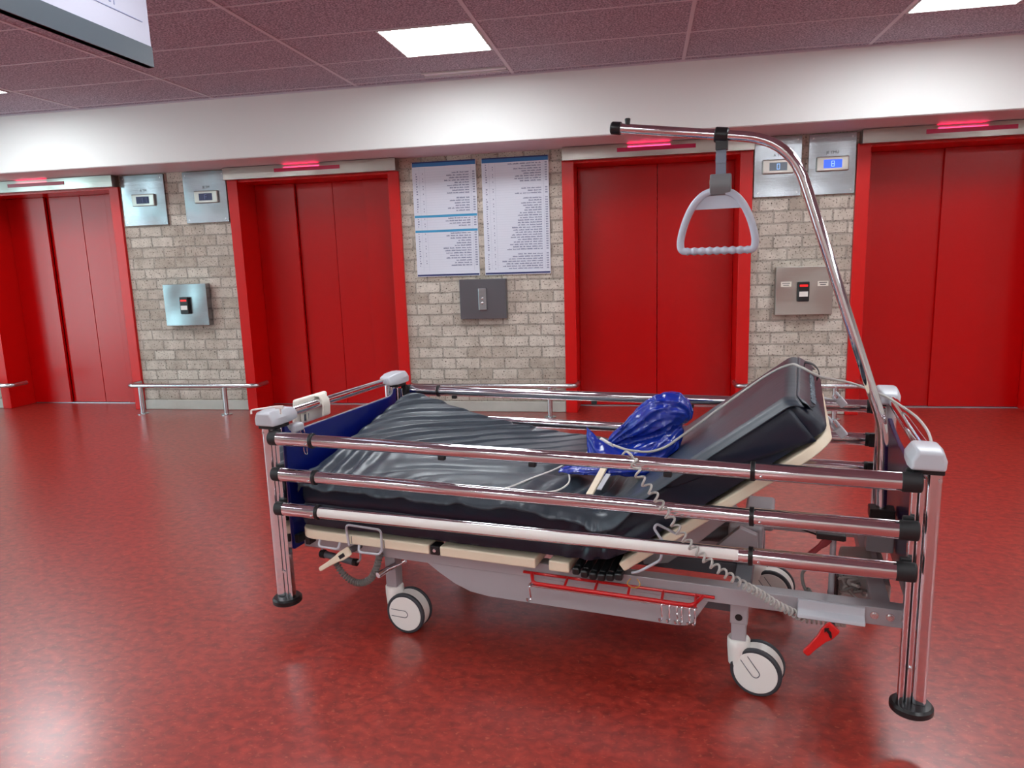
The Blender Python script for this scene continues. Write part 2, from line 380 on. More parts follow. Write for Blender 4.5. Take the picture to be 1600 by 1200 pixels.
single('wall_left', wl, M['wallpaint'], 'pale painted wall around the big glazed opening on the left', 'wall', kind='structure', smooth=False)
wn = thing('window_1', 'tall glazing in the left wall letting daylight in', 'window', (XL-0.1, 1.6, 0.2), kind='structure')
wf = MB()
for y in (-2.18, -0.3, 1.58, 3.46, 5.34): wf.box(XL-0.13, XL-0.07, y-0.03 if y > -2 else -2.2, y+0.03 if y < 5 else 5.4, 0.2, 2.45)
wf.box(XL-0.13, XL-0.07, -2.2, 5.4, 0.2, 0.26).box(XL-0.13, XL-0.07, -2.2, 5.4, 2.39, 2.45)
part('window_frame', wf, M['windowframe'], wn, smooth=False, kind='structure')
part('glass_pane', MB().box(XL-0.103, XL-0.097, -2.2, 5.4, 0.2, 2.45), M['glass'], wn, smooth=False, kind='structure')

# ---------------- lift doors
def lift_door(i, a, b, panels, label):
    t = thing('door_%d' % i, label, 'lift door', ((a+b)/2, WY, 0), kind='structure')
    fw = 0.1; RD = 0.3; zt = 2.15
    fr = MB()
    for x0, x1 in ((a, a+fw), (b-fw, b)): fr.box(x0, x1, WY-0.028, WY+RD+0.08, 0, zt)
    fr.box(a+fw, b-fw, WY-0.01, WY+RD+0.08, zt-0.03, zt+0.02)
    part('door_frame', fr, M['redframe'], t, bev=0.004, kind='structure')
    for (x0, x1, y) in panels: part('door_panel', MB().box(x0+0.002, x1-0.002, y, y+0.03, 0.008, zt-0.031), M['reddoor'], t, bev=0.003, kind='structure')
    part('door_sill', MB().box(a+fw, b-fw, WY+RD-0.012, WY+RD+0.09, 0.0, 0.006), M['sill'], t, kind='structure', smooth=False)
    lt = MB().box(a+0.012 if i < 4 else a+0.015, b+0.0, WY-0.10, WY-0.0005, zt-0.012, zt+0.092)
    lo_ = part('lintel_plate', lt, M['steel2'], t, bev=0.002, kind='structure')
    c = (a+b)/2
    part('indicator_lens', MB().box(c-0.305, c+0.315, WY-0.104, WY-0.0995, zt+0.030, zt+0.062), M['slit'], lo_, kind='structure', smooth=False)
    part('indicator_lamp', MB().box(c-0.22, c+0.10, WY-0.075, WY-0.06, zt+0.0925, zt+0.0955), M['redglow'], lo_, kind='structure', smooth=False)
Y0 = WY+0.3
for a, b in DOORS:          # the red glow the direction indicators throw on the soffit
    il = bpy.data.lights.new('indicator_glow', 'AREA'); il.shape = 'RECTANGLE'; il.size = 0.34; il.size_y = 0.01; il.energy = 0.14; il.color = (1.0, 0.03, 0.16); il.spread = 1.9
    io = bpy.data.objects.new('indicator_glow', il); C.objects.link(io); io.location = ((a+b)/2-0.05, WY-0.112, 2.216); io.rotation_euler = (math.radians(180-52), 0, 0)
d = DOORS
lift_door(1, *d[0], [(-6.43, -5.985, Y0-0.028), (-5.99, -5.6, Y0+0.01), (-5.6, -5.28, Y0+0.01), (-5.29, -4.985, Y0-0.028)], 'red lift door farthest left, its panels stepped')
lift_door(2, *d[1], [(-3.66, -3.255, Y0-0.028), (-3.26, -2.888, Y0+0.01), (-2.888, -2.56, Y0+0.01), (-2.565, -2.218, Y0-0.028)], 'red lift door left of the two directory boards')
lift_door(3, *d[2], [(-0.59, 0.098, Y0+0.0), (0.098, 0.742, Y0+0.012)], 'red lift door behind the hanging trapeze handle')
lift_door(4, *d[3], [(1.716, 2.365, Y0+0.02), (2.355, 3.04, Y0-0.005)], 'red lift door farthest right, behind the bed head')

# ---------------- ceiling lights and vent
def ceiling_light(x0, y0, label):
    t = thing('ceiling_light', label, 'ceiling light', (x0+0.3, y0+0.295, CZ), group='square ceiling light panels')
    f = MB(); z0, z1 = CZ-0.008, CZ-0.0005
    f.box(x0, x0+0.6, y0, y0+0.012, z0, z1).box(x0, x0+0.6, y0+0.573, y0+0.585, z0, z1).box(x0, x0+0.012, y0+0.012, y0+0.573, z0, z1).box(x0+0.588, x0+0.6, y0+0.012, y0+0.573, z0, z1)
    part('frame', f, M['lampframe'], t, smooth=False)
    part('diffuser', MB().box(x0+0.012, x0+0.588, y0+0.012, y0+0.573, CZ-0.006, CZ-0.001), M['lamp'], t, smooth=False)
    return t
seen = {(-1.6, 4.395): 'bright square ceiling light above the directory boards, whole panel in view',
        (1.535, 4.395): 'square ceiling light at the top right corner of the picture',
        (-5.385, 4.41): 'square ceiling light just peeking in at the left edge'}
for (x0, y0), lb in seen.items(): ceiling_light(x0, y0, lb)
UNSEEN = [(x, y) for x in (-8.5, -5.385, -1.6, 1.535, 4.3) for y in (2.0, -0.4, -2.8, -5.2)] + [(-8.5, 4.41), (4.3, 4.395)]
for n_, (x0, y0) in enumerate(UNSEEN): ceiling_light(x0, y0, 'square ceiling light in the rows over the open lobby, out of the picture')
vt = thing('ceiling_vent', 'narrow white slot vent in the ceiling beside the white beam', 'vent', (-1.32, 5.46, CZ))
part('frame', MB().box(-1.64, -1.0, 5.42, 5.435, CZ-0.012, CZ-0.0005).box(-1.64, -1.0, 5.50, 5.515, CZ-0.012, CZ-0.0005), M['lampframe'], vt, smooth=False)
part('slot', MB().box(-1.63, -1.01, 5.435, 5.50, CZ-0.006, CZ-0.001), M['tee'], vt, smooth=False)

# ---------------- seven segment digits, mirrored like the photographed displays
SEG = {'8': 'abcdefg', '0': 'abcdef', '1': 'bc', 'F': 'aefg'}
def digit_mb(mb, ch, cx, cz, w, h, y):
    t = w*0.2
    R = {'a': (-w/2, w/2, h/2-t, h/2), 'd': (-w/2, w/2, -h/2, -h/2+t), 'g': (-w/2, w/2, -t/2, t/2),
         'b': (w/2-t, w/2, 0, h/2), 'c': (w/2-t, w/2, -h/2, 0), 'f': (-w/2, -w/2+t, 0, h/2), 'e': (-w/2, -w/2+t, -h/2, 0)}
    for s in SEG[ch]:
        a, b, c, e = R[s]; mb.box(cx+a, cx+b, y-0.0006, y, cz+c, cz+e)
def text_part(name, s, size, loc, m, parent, frame_rot=(PI/2, 0, 0)):
    cu = bpy.data.curves.new(name, 'FONT'); cu.body = s; cu.size = size; cu.align_x = 'CENTER'; cu.extrude = 0.0003
    tmp = bpy.data.objects.new(name, cu); C.objects.link(tmp); bpy.context.view_layer.update()
    me = bpy.data.meshes.new_from_object(tmp.evaluated_get(bpy.context.evaluated_depsgraph_get())); bpy.data.objects.remove(tmp)
    me.materials.clear(); me.materials.append(m); o = bpy.data.objects.new(name, me); C.objects.link(o)
    o.parent = parent; o.location = Vector(loc) - base_of[parent.name]; o.rotation_euler = frame_rot; return o
def display_panel(x0, x1, bx, lcd, ch, txt, label, dm):
    z0, z1 = 1.777, 2.236
    t = thing('display_panel', label, 'floor display', ((x0+x1)/2, WY, z0), group='steel floor display panels beside the lift doors')
    pl = part('plate', MB().box(x0, x1, WY-0.022, WY-0.0003, z0, z1), M['steel'], t, bev=0.002)
    for sx in (x0+0.03, x1-0.03):
        for sz in (z0+0.03, z1-0.03): part('screw', MB().cyl((sx, WY-0.0245, sz), (sx, WY-0.0215, sz), 0.007, 10), M['screw'], pl)
    h = part('housing', MB().box(bx-0.118, bx+0.118, WY-0.045, WY-0.021, 1.952, 2.062), M['steel2'], t, bev=0.008, seg=3)
    part('screen', MB().box(bx-0.067, bx+0.067, WY-0.0465, WY-0.0445, 1.975, 2.038), M[lcd], h, smooth=False)
    for q, c_ in enumerate(ch):
        mb = MB(); digit_mb(mb, c_, bx+(0 if len(ch) == 1 else -0.01+0.04*q), 2.0065, 0.024, 0.044, WY-0.0464); part('digit', mb, M[dm], h, smooth=False)
    text_part('lettering', txt, 0.03, (bx, WY-0.0223, 2.085), M['texttiny'], t)
display_panel(-4.856, -4.405, -4.625, 'lcd_dark', '11', 'A TM', 'steel floor display just right of the farthest left lift door', 'digitdim')
display_panel(-4.207, -3.775, -3.975, 'lcd_dark', 'F', 'JE TM', 'steel floor display with dark screen just left of the second lift door', 'digitdim')
display_panel(0.852, 1.207, 1.03, 'lcd_grey', '0', 'A TM', 'steel floor display with grey screen, partly behind the chrome lifting pole', 'digit')
display_panel(1.26, 1.607, 1.435, 'lcd_blue', '8', 'JE TMU', 'steel floor display with glowing blue screen showing 8', 'digit')

# ---------------- call panels
def reader_panel(x0, x1, z0, z1, m, label, labels=False):
    t = thing('call_panel', label, 'call panel', ((x0+x1)/2, WY, z0), group='steel call boxes on the brick wall')
    part('box', MB().box(x0, x1, WY-0.075, WY-0.0003, z0, z1), m, t, bev=0.003)
    cx = (x0+x1)/2 + (0.0 if not labels else -0.01); cz = (z0+z1)/2 + 0.0
    r = part('card_reader', MB().box(cx-0.045, cx+0.045, WY-0.105, WY-0.074, cz-0.085, cz+0.075), M['black'], t, bev=0.008)
    part('reader_light', MB().box(cx-0.03, cx+0.03, WY-0.107, WY-0.1045, cz+0.035, cz+0.05), M['redled'], r, smooth=False)
    part('reader_label', MB().box(cx-0.033, cx+0.033, WY-0.1065, WY-0.1045, cz-0.045, cz-0.005), M['white'], r, smooth=False)
    if labels:
        for sx in (-0.13, 0.15):
            q = part('name_plate', MB().box(cx+sx-0.04, cx+sx+0.04, WY-0.0775, WY-0.0745, cz+0.035, cz+0.075), M['beige'], t, smooth=False)
            ln = MB()
            for k, w in enumerate((0.03, 0.022)): ln.box(cx+sx-w, cx+sx+w, WY-0.0782, WY-0.0774, cz+0.06-k*0.016, cz+0.066-k*0.016)
            part('print', ln, M['texttiny'], q, smooth=False)
reader_panel(-4.50, -4.05, 0.83, 1.22, M['steel'], 'steel call box with black card reader, left of the second lift door')
reader_panel(1.035, 1.47, 0.835, 1.22, M['steel2'], 'steel call box with black card reader and two small labels, behind the lifting pole', True)
t = thing('call_panel', 'dark steel call box with two buttons under the directory boards', 'call panel', (-1.4, WY, 0.84), group='steel call boxes on the brick wall')
part('box', MB().box(-1.605, -1.19, WY-0.07, WY-0.0003, 0.845, 1.19), M['ctlmid'], t, bev=0.003)
bp_ = part('button_plate', MB().box(-1.435, -1.36, WY-0.088, WY-0.069, 0.92, 1.115), M['steel'], t, bev=0.006)
for z in (0.985, 1.025): part('button', MB().lathe((-1.398, WY-0.087, z), (0, -1, 0), [(0, 0.011), (0.006, 0.011), (0.007, 0.008)], 16), M['chrome'], bp_)

# ---------------- directory boards
def board(x0, x1, z0, z1, kind, label):
    t = thing('directory_board', label, 'directory board', ((x0+x1)/2, WY, z0), group='white directory boards')
    y = WY-0.016
    part('backing', MB().box(x0, x1, y, WY-0.0003, z0, z1), M['poster'], t, bev=0.001)
    def bar(n, a, b, m): part(n, MB().box(x0+0.004, x1-0.004, y-0.0014, y-0.0002, a, b), M[m], t, smooth=False)
    bar('header_band', z1-0.042, z1-0.012, 'bluehead'); bar('header_line', z1-0.012, z1-0.001, 'navyfoot'); bar('footer_band', z0+0.006, z0+0.02, 'navyfoot')
    W = x1-x0; rows = 44 if kind == 2 else 42; H = z1-z0-0.09; dz = H/rows
    bands = [] if kind == 2 else [19, 25]
    tx = MB(); rl = MB(); rnd = random.Random(kind*11)
    for r in range(rows):
        z = z1-0.058-r*dz
        if r in bands:
            bar('section_band', z-dz*0.45, z+dz*0.5, 'lightblue')
            continue
        rl.box(x0+0.01, x1-0.01, y-0.0006, y-0.0002, z-dz*0.52, z-dz*0.47)
        if (kind == 1 and r in (0, 1, 11, 18, 24, 41, 40)) or (kind == 2 and r in (8, 9, 13, 36)): continue
        xr = x0+W*0.885; L_ = W*rnd.uniform(0.16, 0.42 if kind == 1 else 0.5)
        if kind == 2 and r > 12: L_ = W*(0.2+0.012*(r-12))*rnd.uniform(0.75, 1.1)
        xx = xr
        while xx > xr-L_:
            w = rnd.uniform(0.012, 0.05); 
            for q in range(int(w/0.006)+1):
                hh = rnd.uniform(0.30, 0.52); tx.box(xx-q*0.006-0.0046, xx-q*0.006, y-0.0012, y-0.0003, z-dz*0.25, z-dz*0.25+dz*hh)
            xx -= w+0.010
        for q in range(3): tx.box(x0+W*0.955+q*0.007-0.006, x0+W*0.955+q*0.007-0.001, y-0.0012, y-0.0003, z-dz*0.22, z+dz*0.28)
        tx.box(x0+W*0.055, x0+W*0.055+0.007*rnd.randint(1, 2), y-0.0012, y-0.0003, z-dz*0.2, z+dz*0.2)
        if r % 3: tx.box(x0+W*0.16, x0+W*0.16+0.006, y-0.0012, y-0.0003, z-dz*0.2, z+dz*0.2)
    for fx in (0.11, 0.2, 0.92): rl.box(x0+W*fx, x0+W*fx+0.002, y-0.0006, y-0.0002, z0+0.05, z1-0.045)
    part('ruled_lines', rl, M['rule'], t, smooth=False); part('lettering', tx, M['text'], t, smooth=False)
board(-1.997, -1.428, 1.222, 2.205, 1, 'white directory board with two light blue bands, left of the pair')
board(-1.378, -0.802, 1.222, 2.205, 2, 'white directory board of small print without blue bands, right of the pair')

# ---------------- handrails in front of the brick
def handrail(x0, x1, posts, label):
    t = thing('handrail', label, 'handrail', ((x0+x1)/2, WY-0.22, 0), group='low stainless steel bump rails')
    y = WY-0.22; z = 0.275
    pth = fillet([(x0, WY-0.035, z), (x0, y, z), (x1, y, z), (x1, WY-0.035, z)], 0.07, 8)
    part('rail', MB().tube(pth, 0.021, 16), M['chrome_satin'], t)
    for x in posts:
        p = part('post', MB().cyl((x, y, 0.008), (x, y, z-0.015), 0.021, 18), M['chrome_satin'], t)
        part('flange', MB().lathe((x, y, 0), (0, 0, 1), [(0, 0.052), (0.006, 0.052), (0.009, 0.046)], 24), M['chrome_satin'], p)
handrail(-4.89, -3.54, (-4.754, -3.87), 'low steel rail before the brick between the two left lift doors')
handrail(-2.06, -0.58, (-1.9, -0.808), 'low steel rail under the directory boards, behind the bed')
handrail(0.73, 1.70, (0.95, 1.485), 'low steel rail between the two right lift doors, behind the raised backrest')
handrail(-7.9, -6.2, (-7.6, -6.6), 'low steel rail whose end peeks in at the left edge')

# ---------------- hanging sign
dr = V(0, 1, 0); nr = V(1, 0, 0); SZ = 2.152; ST = 2.60
a1 = V(-1.951, 2.735, 0); a0 = a1 - dr*1.5
mid = (a0+a1)/2
t = thing('hanging_sign', 'white hanging sign with grey lower band, cut off at the top left', 'sign', (a1.x, a1.y, SZ))
part('panel', MB().obox((mid.x, mid.y, (SZ+ST)/2), dr, (0, 0, 1), 0.03, ST-SZ, 1.5), M['signface'], t, bev=0.002)
bnd = part('grey_band', MB().obox((mid.x, mid.y, SZ+0.039), dr, (0, 0, 1), 0.034, 0.078, 1.504), M['signband'], t, bev=0.001)
ln = MB(); p = mid + nr*0.016 - dr*0.01; ln.obox((p.x, p.y, SZ+0.159), dr, (0, 0, 1), 0.002, 0.003, 1.44)
part('rule_line', ln, M['text'], t, smooth=False)
lt = MB()
lt.obox((a1.x+0.016, a1.y-0.035, SZ+0.262), dr, (0, 0, 1), 0.002, 0.03, 0.04)
for k in range(26):
    q = a1 - dr*(0.19+k*0.022) + nr*0.016; lt.obox((q.x, q.y, SZ+0.185), dr, (0, 0, 1), 0.002, 0.013 if k % 3 else 0.02, 0.011 if k % 6 else 0.004)
part('lettering', lt, M['text'], t, smooth=False)
for k in (0.2, 1.3):
    q = a1 - dr*k; part('suspension_rod', MB().cyl((q.x, q.y, ST-0.002), (q.x, q.y, CZ), 0.006, 10), M['chrome_satin'], t)

# ================================================================ BED
bed = thing('hospital_bed', 'chromed hospital bed frame with blue foot board, side rails and cream platform', 'hospital bed', (0, 0, 0), 'B')
W_ = 0.92                      # outer width
ZP0, ZP1 = 0.128, 0.787
def vmir(v, far): return W_ - v if far else v
def mbx(mb, u0, u1, v0, v1, z0, z1, far=False):
    if far: v0, v1 = W_-v1, W_-v0
    return mb.box(u0, u1, v0, v1, z0, z1)
for far in (0, 1):
    for head in (0, 1):
        s = 1 if head else -1; ub = 2.07 if head else 0.0
        U = lambda a: ub + s*a           # a grows outward
        def ubox(mb, a0, a1, *r): 
            x0, x1 = sorted((U(a0), U(a1))); return mbx(mb, x0, x1, *r, far)
        P = part('post', ubox(MB(), 0.002, 0.036, 0.0, 0.05, ZP0, ZP1), M['chrome'], bed, bev=0.008, seg=3)
        g = MB(); ubox(g, -0.014, 0.0, 0.004, 0.03, ZP0, ZP1-0.02); ubox(g, -0.032, -0.017, 0.004, 0.03, ZP0, ZP1-0.02)
        part('rail_guide', g, M['chrome'], P, bev=0.004)
        part('guide_slot', ubox(MB(), -0.018, -0.013, 0.008, 0.03, ZP0, ZP1-0.02), M['black'], P, smooth=False)
        cv = vmir(0.018, far)
        part('bumper_disc', MB().lathe((U(0.003), cv, 0.106), (0, 0, 1), [(0, 0.05), (0.004, 0.054), (0.018, 0.054), (0.024, 0.048), (0.026, 0.02)], 36), M['black'], P)
        for z in (0.762, 0.235):
            vv = -0.0008 if not far else W_+0.0008
            part('screw', MB().cyl((U(0.03 if z > 0.5 else -0.008), vmir(0.003, far), z), (U(0.03 if z > 0.5 else -0.008), vmir(-0.002, far), z), 0.005, 10), M['screw'], P)
        # corner cap and black seal
        cp = MB()
        def capf(i, j, a0=-0.045, a1=0.062): pass
        us = [-0.047, -0.030, 0.030, 0.055]; 
        poly = [(-0.046, 0.0), (0.040, 0.0), (0.042, 0.028), (0.032, 0.054), (-0.030, 0.054), (-0.047, 0.028)]
        vlo, vhi = -0.03, 0.125
        n = len(poly); vs = []; 
        secs = [(vlo, 0.84, 0), (vlo+0.008, 0.93, 0.0), (vlo+0.045, 1.0, 0.0), (0.075, 0.96, 0.0), (vhi-0.008, 0.76, 0.0), (vhi, 0.68, 0.0)]
        for (v_, k_, dz_) in secs:
            for (a, z) in poly: vs.append((U(0.004+(a-0.004)*k_), vmir(v_, far), ZP1+0.006+z*k_+(1-k_)*0.012))
        fs = [tuple(range(n)), tuple((len(secs)-1)*n+i for i in range(n))]
        for i in range(len(secs)-1):
            for j in range(n): fs.append((i*n+j, i*n+(j+1) % n, (i+1)*n+(j+1) % n, (i+1)*n+j))
        cp.add(vs, fs)
        part('corner_cap', cp, M['cap'], bed, bev=0.006, seg=3)
        part('cap_seal', ubox(MB(), -0.034, 0.038, -0.012, 0.07, ZP1-0.008, ZP1+0.006), M['black'], P, bev=0.003)
        part('inner_post', MB().cyl((U(0.008), vmir(0.088, far), 0.33), (U(0.008), vmir(0.088, far), ZP1+0.01), 0.014, 16), M['chrome'] if not head else M['paint'], bed)
for head in (0, 1):
    u = 2.078 if head else -0.008
    part('cross_handle', MB().cyl((u, 0.11, 0.813), (u, W_-0.11, 0.813), 0.018, 24), M['chrome'], bed)
# end boards
def endboard(u0, u1, m, bot, name, prof):
    poly = [(0.06, bot), (W_-0.06, bot)] + [(W_-v, z) for v, z in prof] + [(v, z) for v, z in reversed(prof)]
    mb = MB().prism(poly, lambda p, t: (t, p[0], p[1]), u0, u1)
    return part(name, mb, m, bed, bev=0.003)
prof = [(0.06, 0.775), (0.078, 0.773), (0.088, 0.755), (0.105, 0.746), (0.14, 0.743), (0.36, 0.743)]
fb = endboard(0.004, 0.018, M['blueboard'], 0.30, 'foot_board', prof)
hb = endboard(2.07, 2.084, M['purpleboard'], 0.33, 'head_board', [(0.06, 0.75), (0.2, 0.73), (0.36, 0.72)])
eg = MB().tube(catmull([(0.011, v, z+0.001) for v, z in prof] + [(0.011, W_-v, z+0.001) for v, z in reversed(prof)], 4), 0.004, 8)
part('edge_strip', eg, M['paint'], fb)
part('cap_bracket', MB().box(-0.012, 0.03, 0.095, 0.165, 0.738, 0.772), M['cap'], fb, bev=0.012, seg=3)

# side rails
def side_rails(far):
    vr = vmir(-0.022, far); s = -1 if not far else 1
    for k, (z0, z1) in enumerate(((0.752, 0.761), (0.620, 0.632), (0.491, 0.519))):
        zz = lambda u: z0 + (z1-z0)*(u-0.03)/2.01
        pt = lambda u, dv=0, dz=0: (u, vr+s*dv, zz(u)+dz)
        def stad(mb, ua, ub, r, n=28):   # slightly oval tube
            vs = []; 
            for u in (ua, ub):
                c = Vector(pt(u))
                for q in range(n):
                    a = 2*PI*q/n; vs.append((c.x, c.y+math.cos(a)*r*0.82, c.z+math.sin(a)*r))
            fs = [(q, (q+1) % n, n+(q+1) % n, n+q) for q in range(n)]+[tuple(range(n-1, -1, -1)), tuple(range(n, 2*n))]
            return mb.add(vs, fs)
        R = part('side_rail', stad(MB(), 0.19, 1.66, 0.0215), M['chrome'], bed)
        part('rail_sleeve', stad(MB(), 0.055, 0.197, 0.0245), M['chrome'], R); part('rail_sleeve', stad(MB(), 1.652, 2.01, 0.0245), M['chrome'], R)
        part('collar', stad(MB(), 0.193, 0.206, 0.0275), M['black'], R, bev=0.002); part('collar', stad(MB(), 1.644, 1.657, 0.0275), M['black'], R, bev=0.002)
        part('end_cap', stad(MB(), 0.018, 0.057, 0.0255), M['blackmatte'], R, bev=0.005, seg=3); part('end_cap', stad(MB(), 2.008, 2.058, 0.0265), M['blackmatte'], R, bev=0.006, seg=3)
        for u in (0.03, 2.035):
            vs_ = sorted((vmir(-0.005, far), vmir(0.012, far)))
            part('guide_block', MB().box(u-0.014, u+0.014, vs_[0], vs_[1], zz(u)-0.022, zz(u)+0.03), M['blackmatte'], R, bev=0.004)
        for u in (0.183, 1.672): part('screw', MB().cyl(pt(u, 0.018, -0.009), pt(u, 0.0225, -0.0105), 0.004, 10), M['screw'], R)
        if k == 0:
            for u in ((0.70, 1.01, 1.42) if not far else (0.28, 0.95, 1.36)): part('rail_bumper', MB().box(u-0.012, u+0.012, vr-0.009, vr+0.009, zz(u)-0.034, zz(u)-0.019), M['blackmatte'], R, bev=0.004)
        if k == 2 and not far:
            # white strip on the front of the lowest tube
            ns = 10; vs = []; fs = []
            for u in (0.208, 1.618):
                c = Vector(pt(u))
                for rr in (0.0216, 0.0226):
                    for q in range(ns+1):
                        a = PI*1.22 - PI*0.44*q/ns + 0.0 - PI*0.08; vs.append((c.x, c.y+math.cos(a)*rr*0.82, c.z+math.sin(a)*rr))
            m_ = ns+1
            for q in range(ns):
                fs += [(m_+q, m_+q+1, 3*m_+q+1, 3*m_+q), (q, 2*m_+q, 2*m_+q+1, q+1), (q, q+1, m_+q+1, m_+q), (2*m_+q, 3*m_+q, 3*m_+q+1, 2*m_+q+1)]
            fs += [(0, m_, 3*m_, 2*m_), (ns, 2*m_+ns, 3*m_+ns, m_+ns)]
            part('white_strip', MB().add(vs, fs), M['white'], R, label='white strip along the lowest rail')
side_rails(False); side_rails(True)

# platform sections
zb = 0.356; zt_ = 0.392; v0, v1 = 0.045, W_-0.045
def rsec(u0, u1, r0, name='platform_section'):
    poly = []
    if r0:
        n = 8
        poly += [(u0+r0-r0*math.sin(PI/2*k/n), v0+r0-r0*math.cos(PI/2*k/n)) for k in range(n+1)]
        poly += [(u0+r0-r0*math.cos(PI/2*k/n), v1-r0+r0*math.sin(PI/2*k/n)) for k in range(n+1)]
    else: poly += [(u0, v0), (u0, v1)]
    poly += [(u1, v1), (u1, v0)]
    return part(name, MB().prism(poly, lambda p, t: (p[0], p[1], t), zb, zt_), M['cream'], bed, bev=0.006)
s1 = rsec(0.045, 0.598, 0.07); s2 = rsec(0.638, 0.985, 0); s3 = rsec(1.03, 1.10, 0)
sm = MB()
for u in (0.285, 0.42): sm.box(u-0.001, u+0.001, v0-0.0006, v0+0.0, zb+0.004, zt_-0.003)
part('panel_seam', sm, M['paintdark'], s1, smooth=False)
for far in (0, 1):
    hg = MB(); mbx(hg, 0.600, 0.636, 0.048, 0.09, zb, zt_-0.002, far)
    h_ = part('hinge_block', hg, M['black'], bed, bev=0.004)
    part('hinge_pin', MB().cyl((0.618, vmir(0.049, far), 0.374), (0.618, vmir(0.044, far), 0.374), 0.006, 12), M['screw'], h_)
for k in range(6):
    u = 1.122+k*0.0275; z = 0.372 - 0.010*math.sin(PI*k/5.0)
    mb = MB().obox((u, 0.46, z), (0, 1, 0), (0, 0, 1), 0.022, 0.022, 0.80)
    sl = part('slat', mb, M['blackmatte'], bed, bev=0.006, seg=2)
    part('slat_end', MB().box(u-0.0125, u+0.0125, 0.040, 0.068, z-0.017, z+0.008), M['black'], sl, bev=0.007, seg=3)
# backrest board, raised
A = math.radians(37.4); bu0, bz0 = 1.258, 0.411; BL = 0.727
def bk(s, n=0): return (bu0+s*math.cos(A)-n*math.sin(A), bz0+s*math.sin(A)+n*math.cos(A))
poly = [(0.0, v0), (BL-0.1, v0)] + [(BL-0.1+0.1*math.sin(PI/2*k/8), v0+0.1-0.1*math.cos(PI/2*k/8)) for k in range(1, 9)] + [(BL-0.1+0.1*math.cos(PI/2*k/8), v1-0.1+0.1*math.sin(PI/2*k/8)) for k in range(9)] + [(0.0, v1)]
bb = part('backrest_board', MB().prism(poly, lambda p, t: (bk(p[0], t)[0], p[1], bk(p[0], t)[1]), -0.032, -0.001), M['cream'], bed, bev=0.006)
for v_, ub_, zb_ in ((0.72, 1.887, 0.841), (0.40, 1.870, 0.808)):
    u, z = bk(0.715, -0.016); du, dz = (0.030, -0.036)
    c = V(ub_, v_, zb_); c2 = c+V(du, 0, dz)
    q = part('accessory_clip', MB().tube(fillet([(u, v_+0.01, z), (u+0.02, v_+0.01, z-0.01), ((c.x+c2.x)/2-0.01, v_+0.01, (c.z+c2.z)/2-0.006)], 0.01), 0.0065, 10), M['wirepaint'], bb)
    d_ = (c2-c).normalized(); nn = V(-d_.z, 0, d_.x)
    q2 = MB().obox((c+c2)/2+d_*0.010, d_, (0, 1, 0), 0.026, 0.024, 0.034).obox(c+d_*0.004+nn*0.0085, d_, (0, 1, 0), 0.008, 0.024, 0.022).obox(c+d_*0.006-nn*0.009, d_, (0, 1, 0), 0.007, 0.024, 0.018)
    part('accessory_clamp', q2, M['cap'], bb, bev=0.003)
# wire retainers
def loop(pts, r=0.0042, rad=0.018, par=bed): return part('wire_handle', MB().tube(fillet(pts, rad), r, 10), M['wirepaint'], par)
vw = 0.034
loop([(0.275, vw+0.006, 0.355), (0.272, vw, 0.435), (0.418, vw, 0.431), (0.412, vw+0.006, 0.350)])
loop([(0.143, 0.05, 0.358), (0.146, vw, 0.338), (0.232, vw, 0.336), (0.231, 0.05, 0.358)])
loop([(0.312, 0.05, 0.358), (0.318, vw, 0.336), (0.406, vw, 0.338), (0.408, 0.05, 0.358)])
loop([(1.302, 0.05, 0.385), (1.326, vw-0.01, 0.402), (1.398, vw-0.01, 0.452), (1.386, 0.05, 0.49)])
loop([(1.44, 0.05, 0.525), (1.38, vw-0.005, 0.560), (1.372, vw-0.005, 0.545), (1.418, 0.03, 0.478)])
part('tag_loop', MB().tube(catmull([(1.295, 0.06, 0.36), (1.285, 0.055, 0.345), (1.305, 0.05, 0.335), (1.325, 0.055, 0.345), (1.315, 0.06, 0.362)], 5), 0.0016, 8), mat('yellow_cord', (196, 150, 50), 0.5), bed)
# long side beams
for far in (0, 1):
    mb = MB(); mbx(mb, 0.03, 2.066, 0.10, 0.15, 0.298, 0.352, far)
    b_ = part('side_beam', mb, M['paint'], bed, bev=0.003)
    fp = [(0.555, 0.298), (0.60, 0.268), (0.66, 0.234), (0.72, 0.212), (0.79, 0.204), (1.42, 0.203), (1.455, 0.206), (1.48, 0.22), (1.525, 0.298)]
    va, vb = (0.104, 0.114) if not far else (W_-0.25, W_-0.24)
    part('fairing', MB().prism(fp, lambda p, t: (p[0], t, p[1]), va, vb), M['paint'], b_, bev=0.001)
    va, vb = (0.150, 0.21) if not far else (W_-0.21, W_-0.15)
    part('gusset_panel', MB().prism([(0.47, 0.31), (0.53, 0.245), (1.60, 0.225), (1.60, 0.31)], lambda p, t: (p[0], t, p[1]), va+0.05, vb), M['paintdark'], b_, bev=0.001)
    if not far:
        for u in (1.98, 2.02):
            part('screw', MB().lathe((u, 0.101, 0.328), (0, -1, 0), [(0, 0.011), (0.004, 0.011), (0.004, 0.007), (0.009, 0.007)], 18), M['screw'], b_)
        wp = part('cover_plate', MB().prism([(0.064, 0.305), (0.095, 0.302), (0.099, 0.350), (0.089, 0.350), (0.086, 0.325), (0.066, 0.316)], lambda p, t: (t, p[0], p[1]), 1.778, 1.956), M['cap'], b_, bev=0.003)
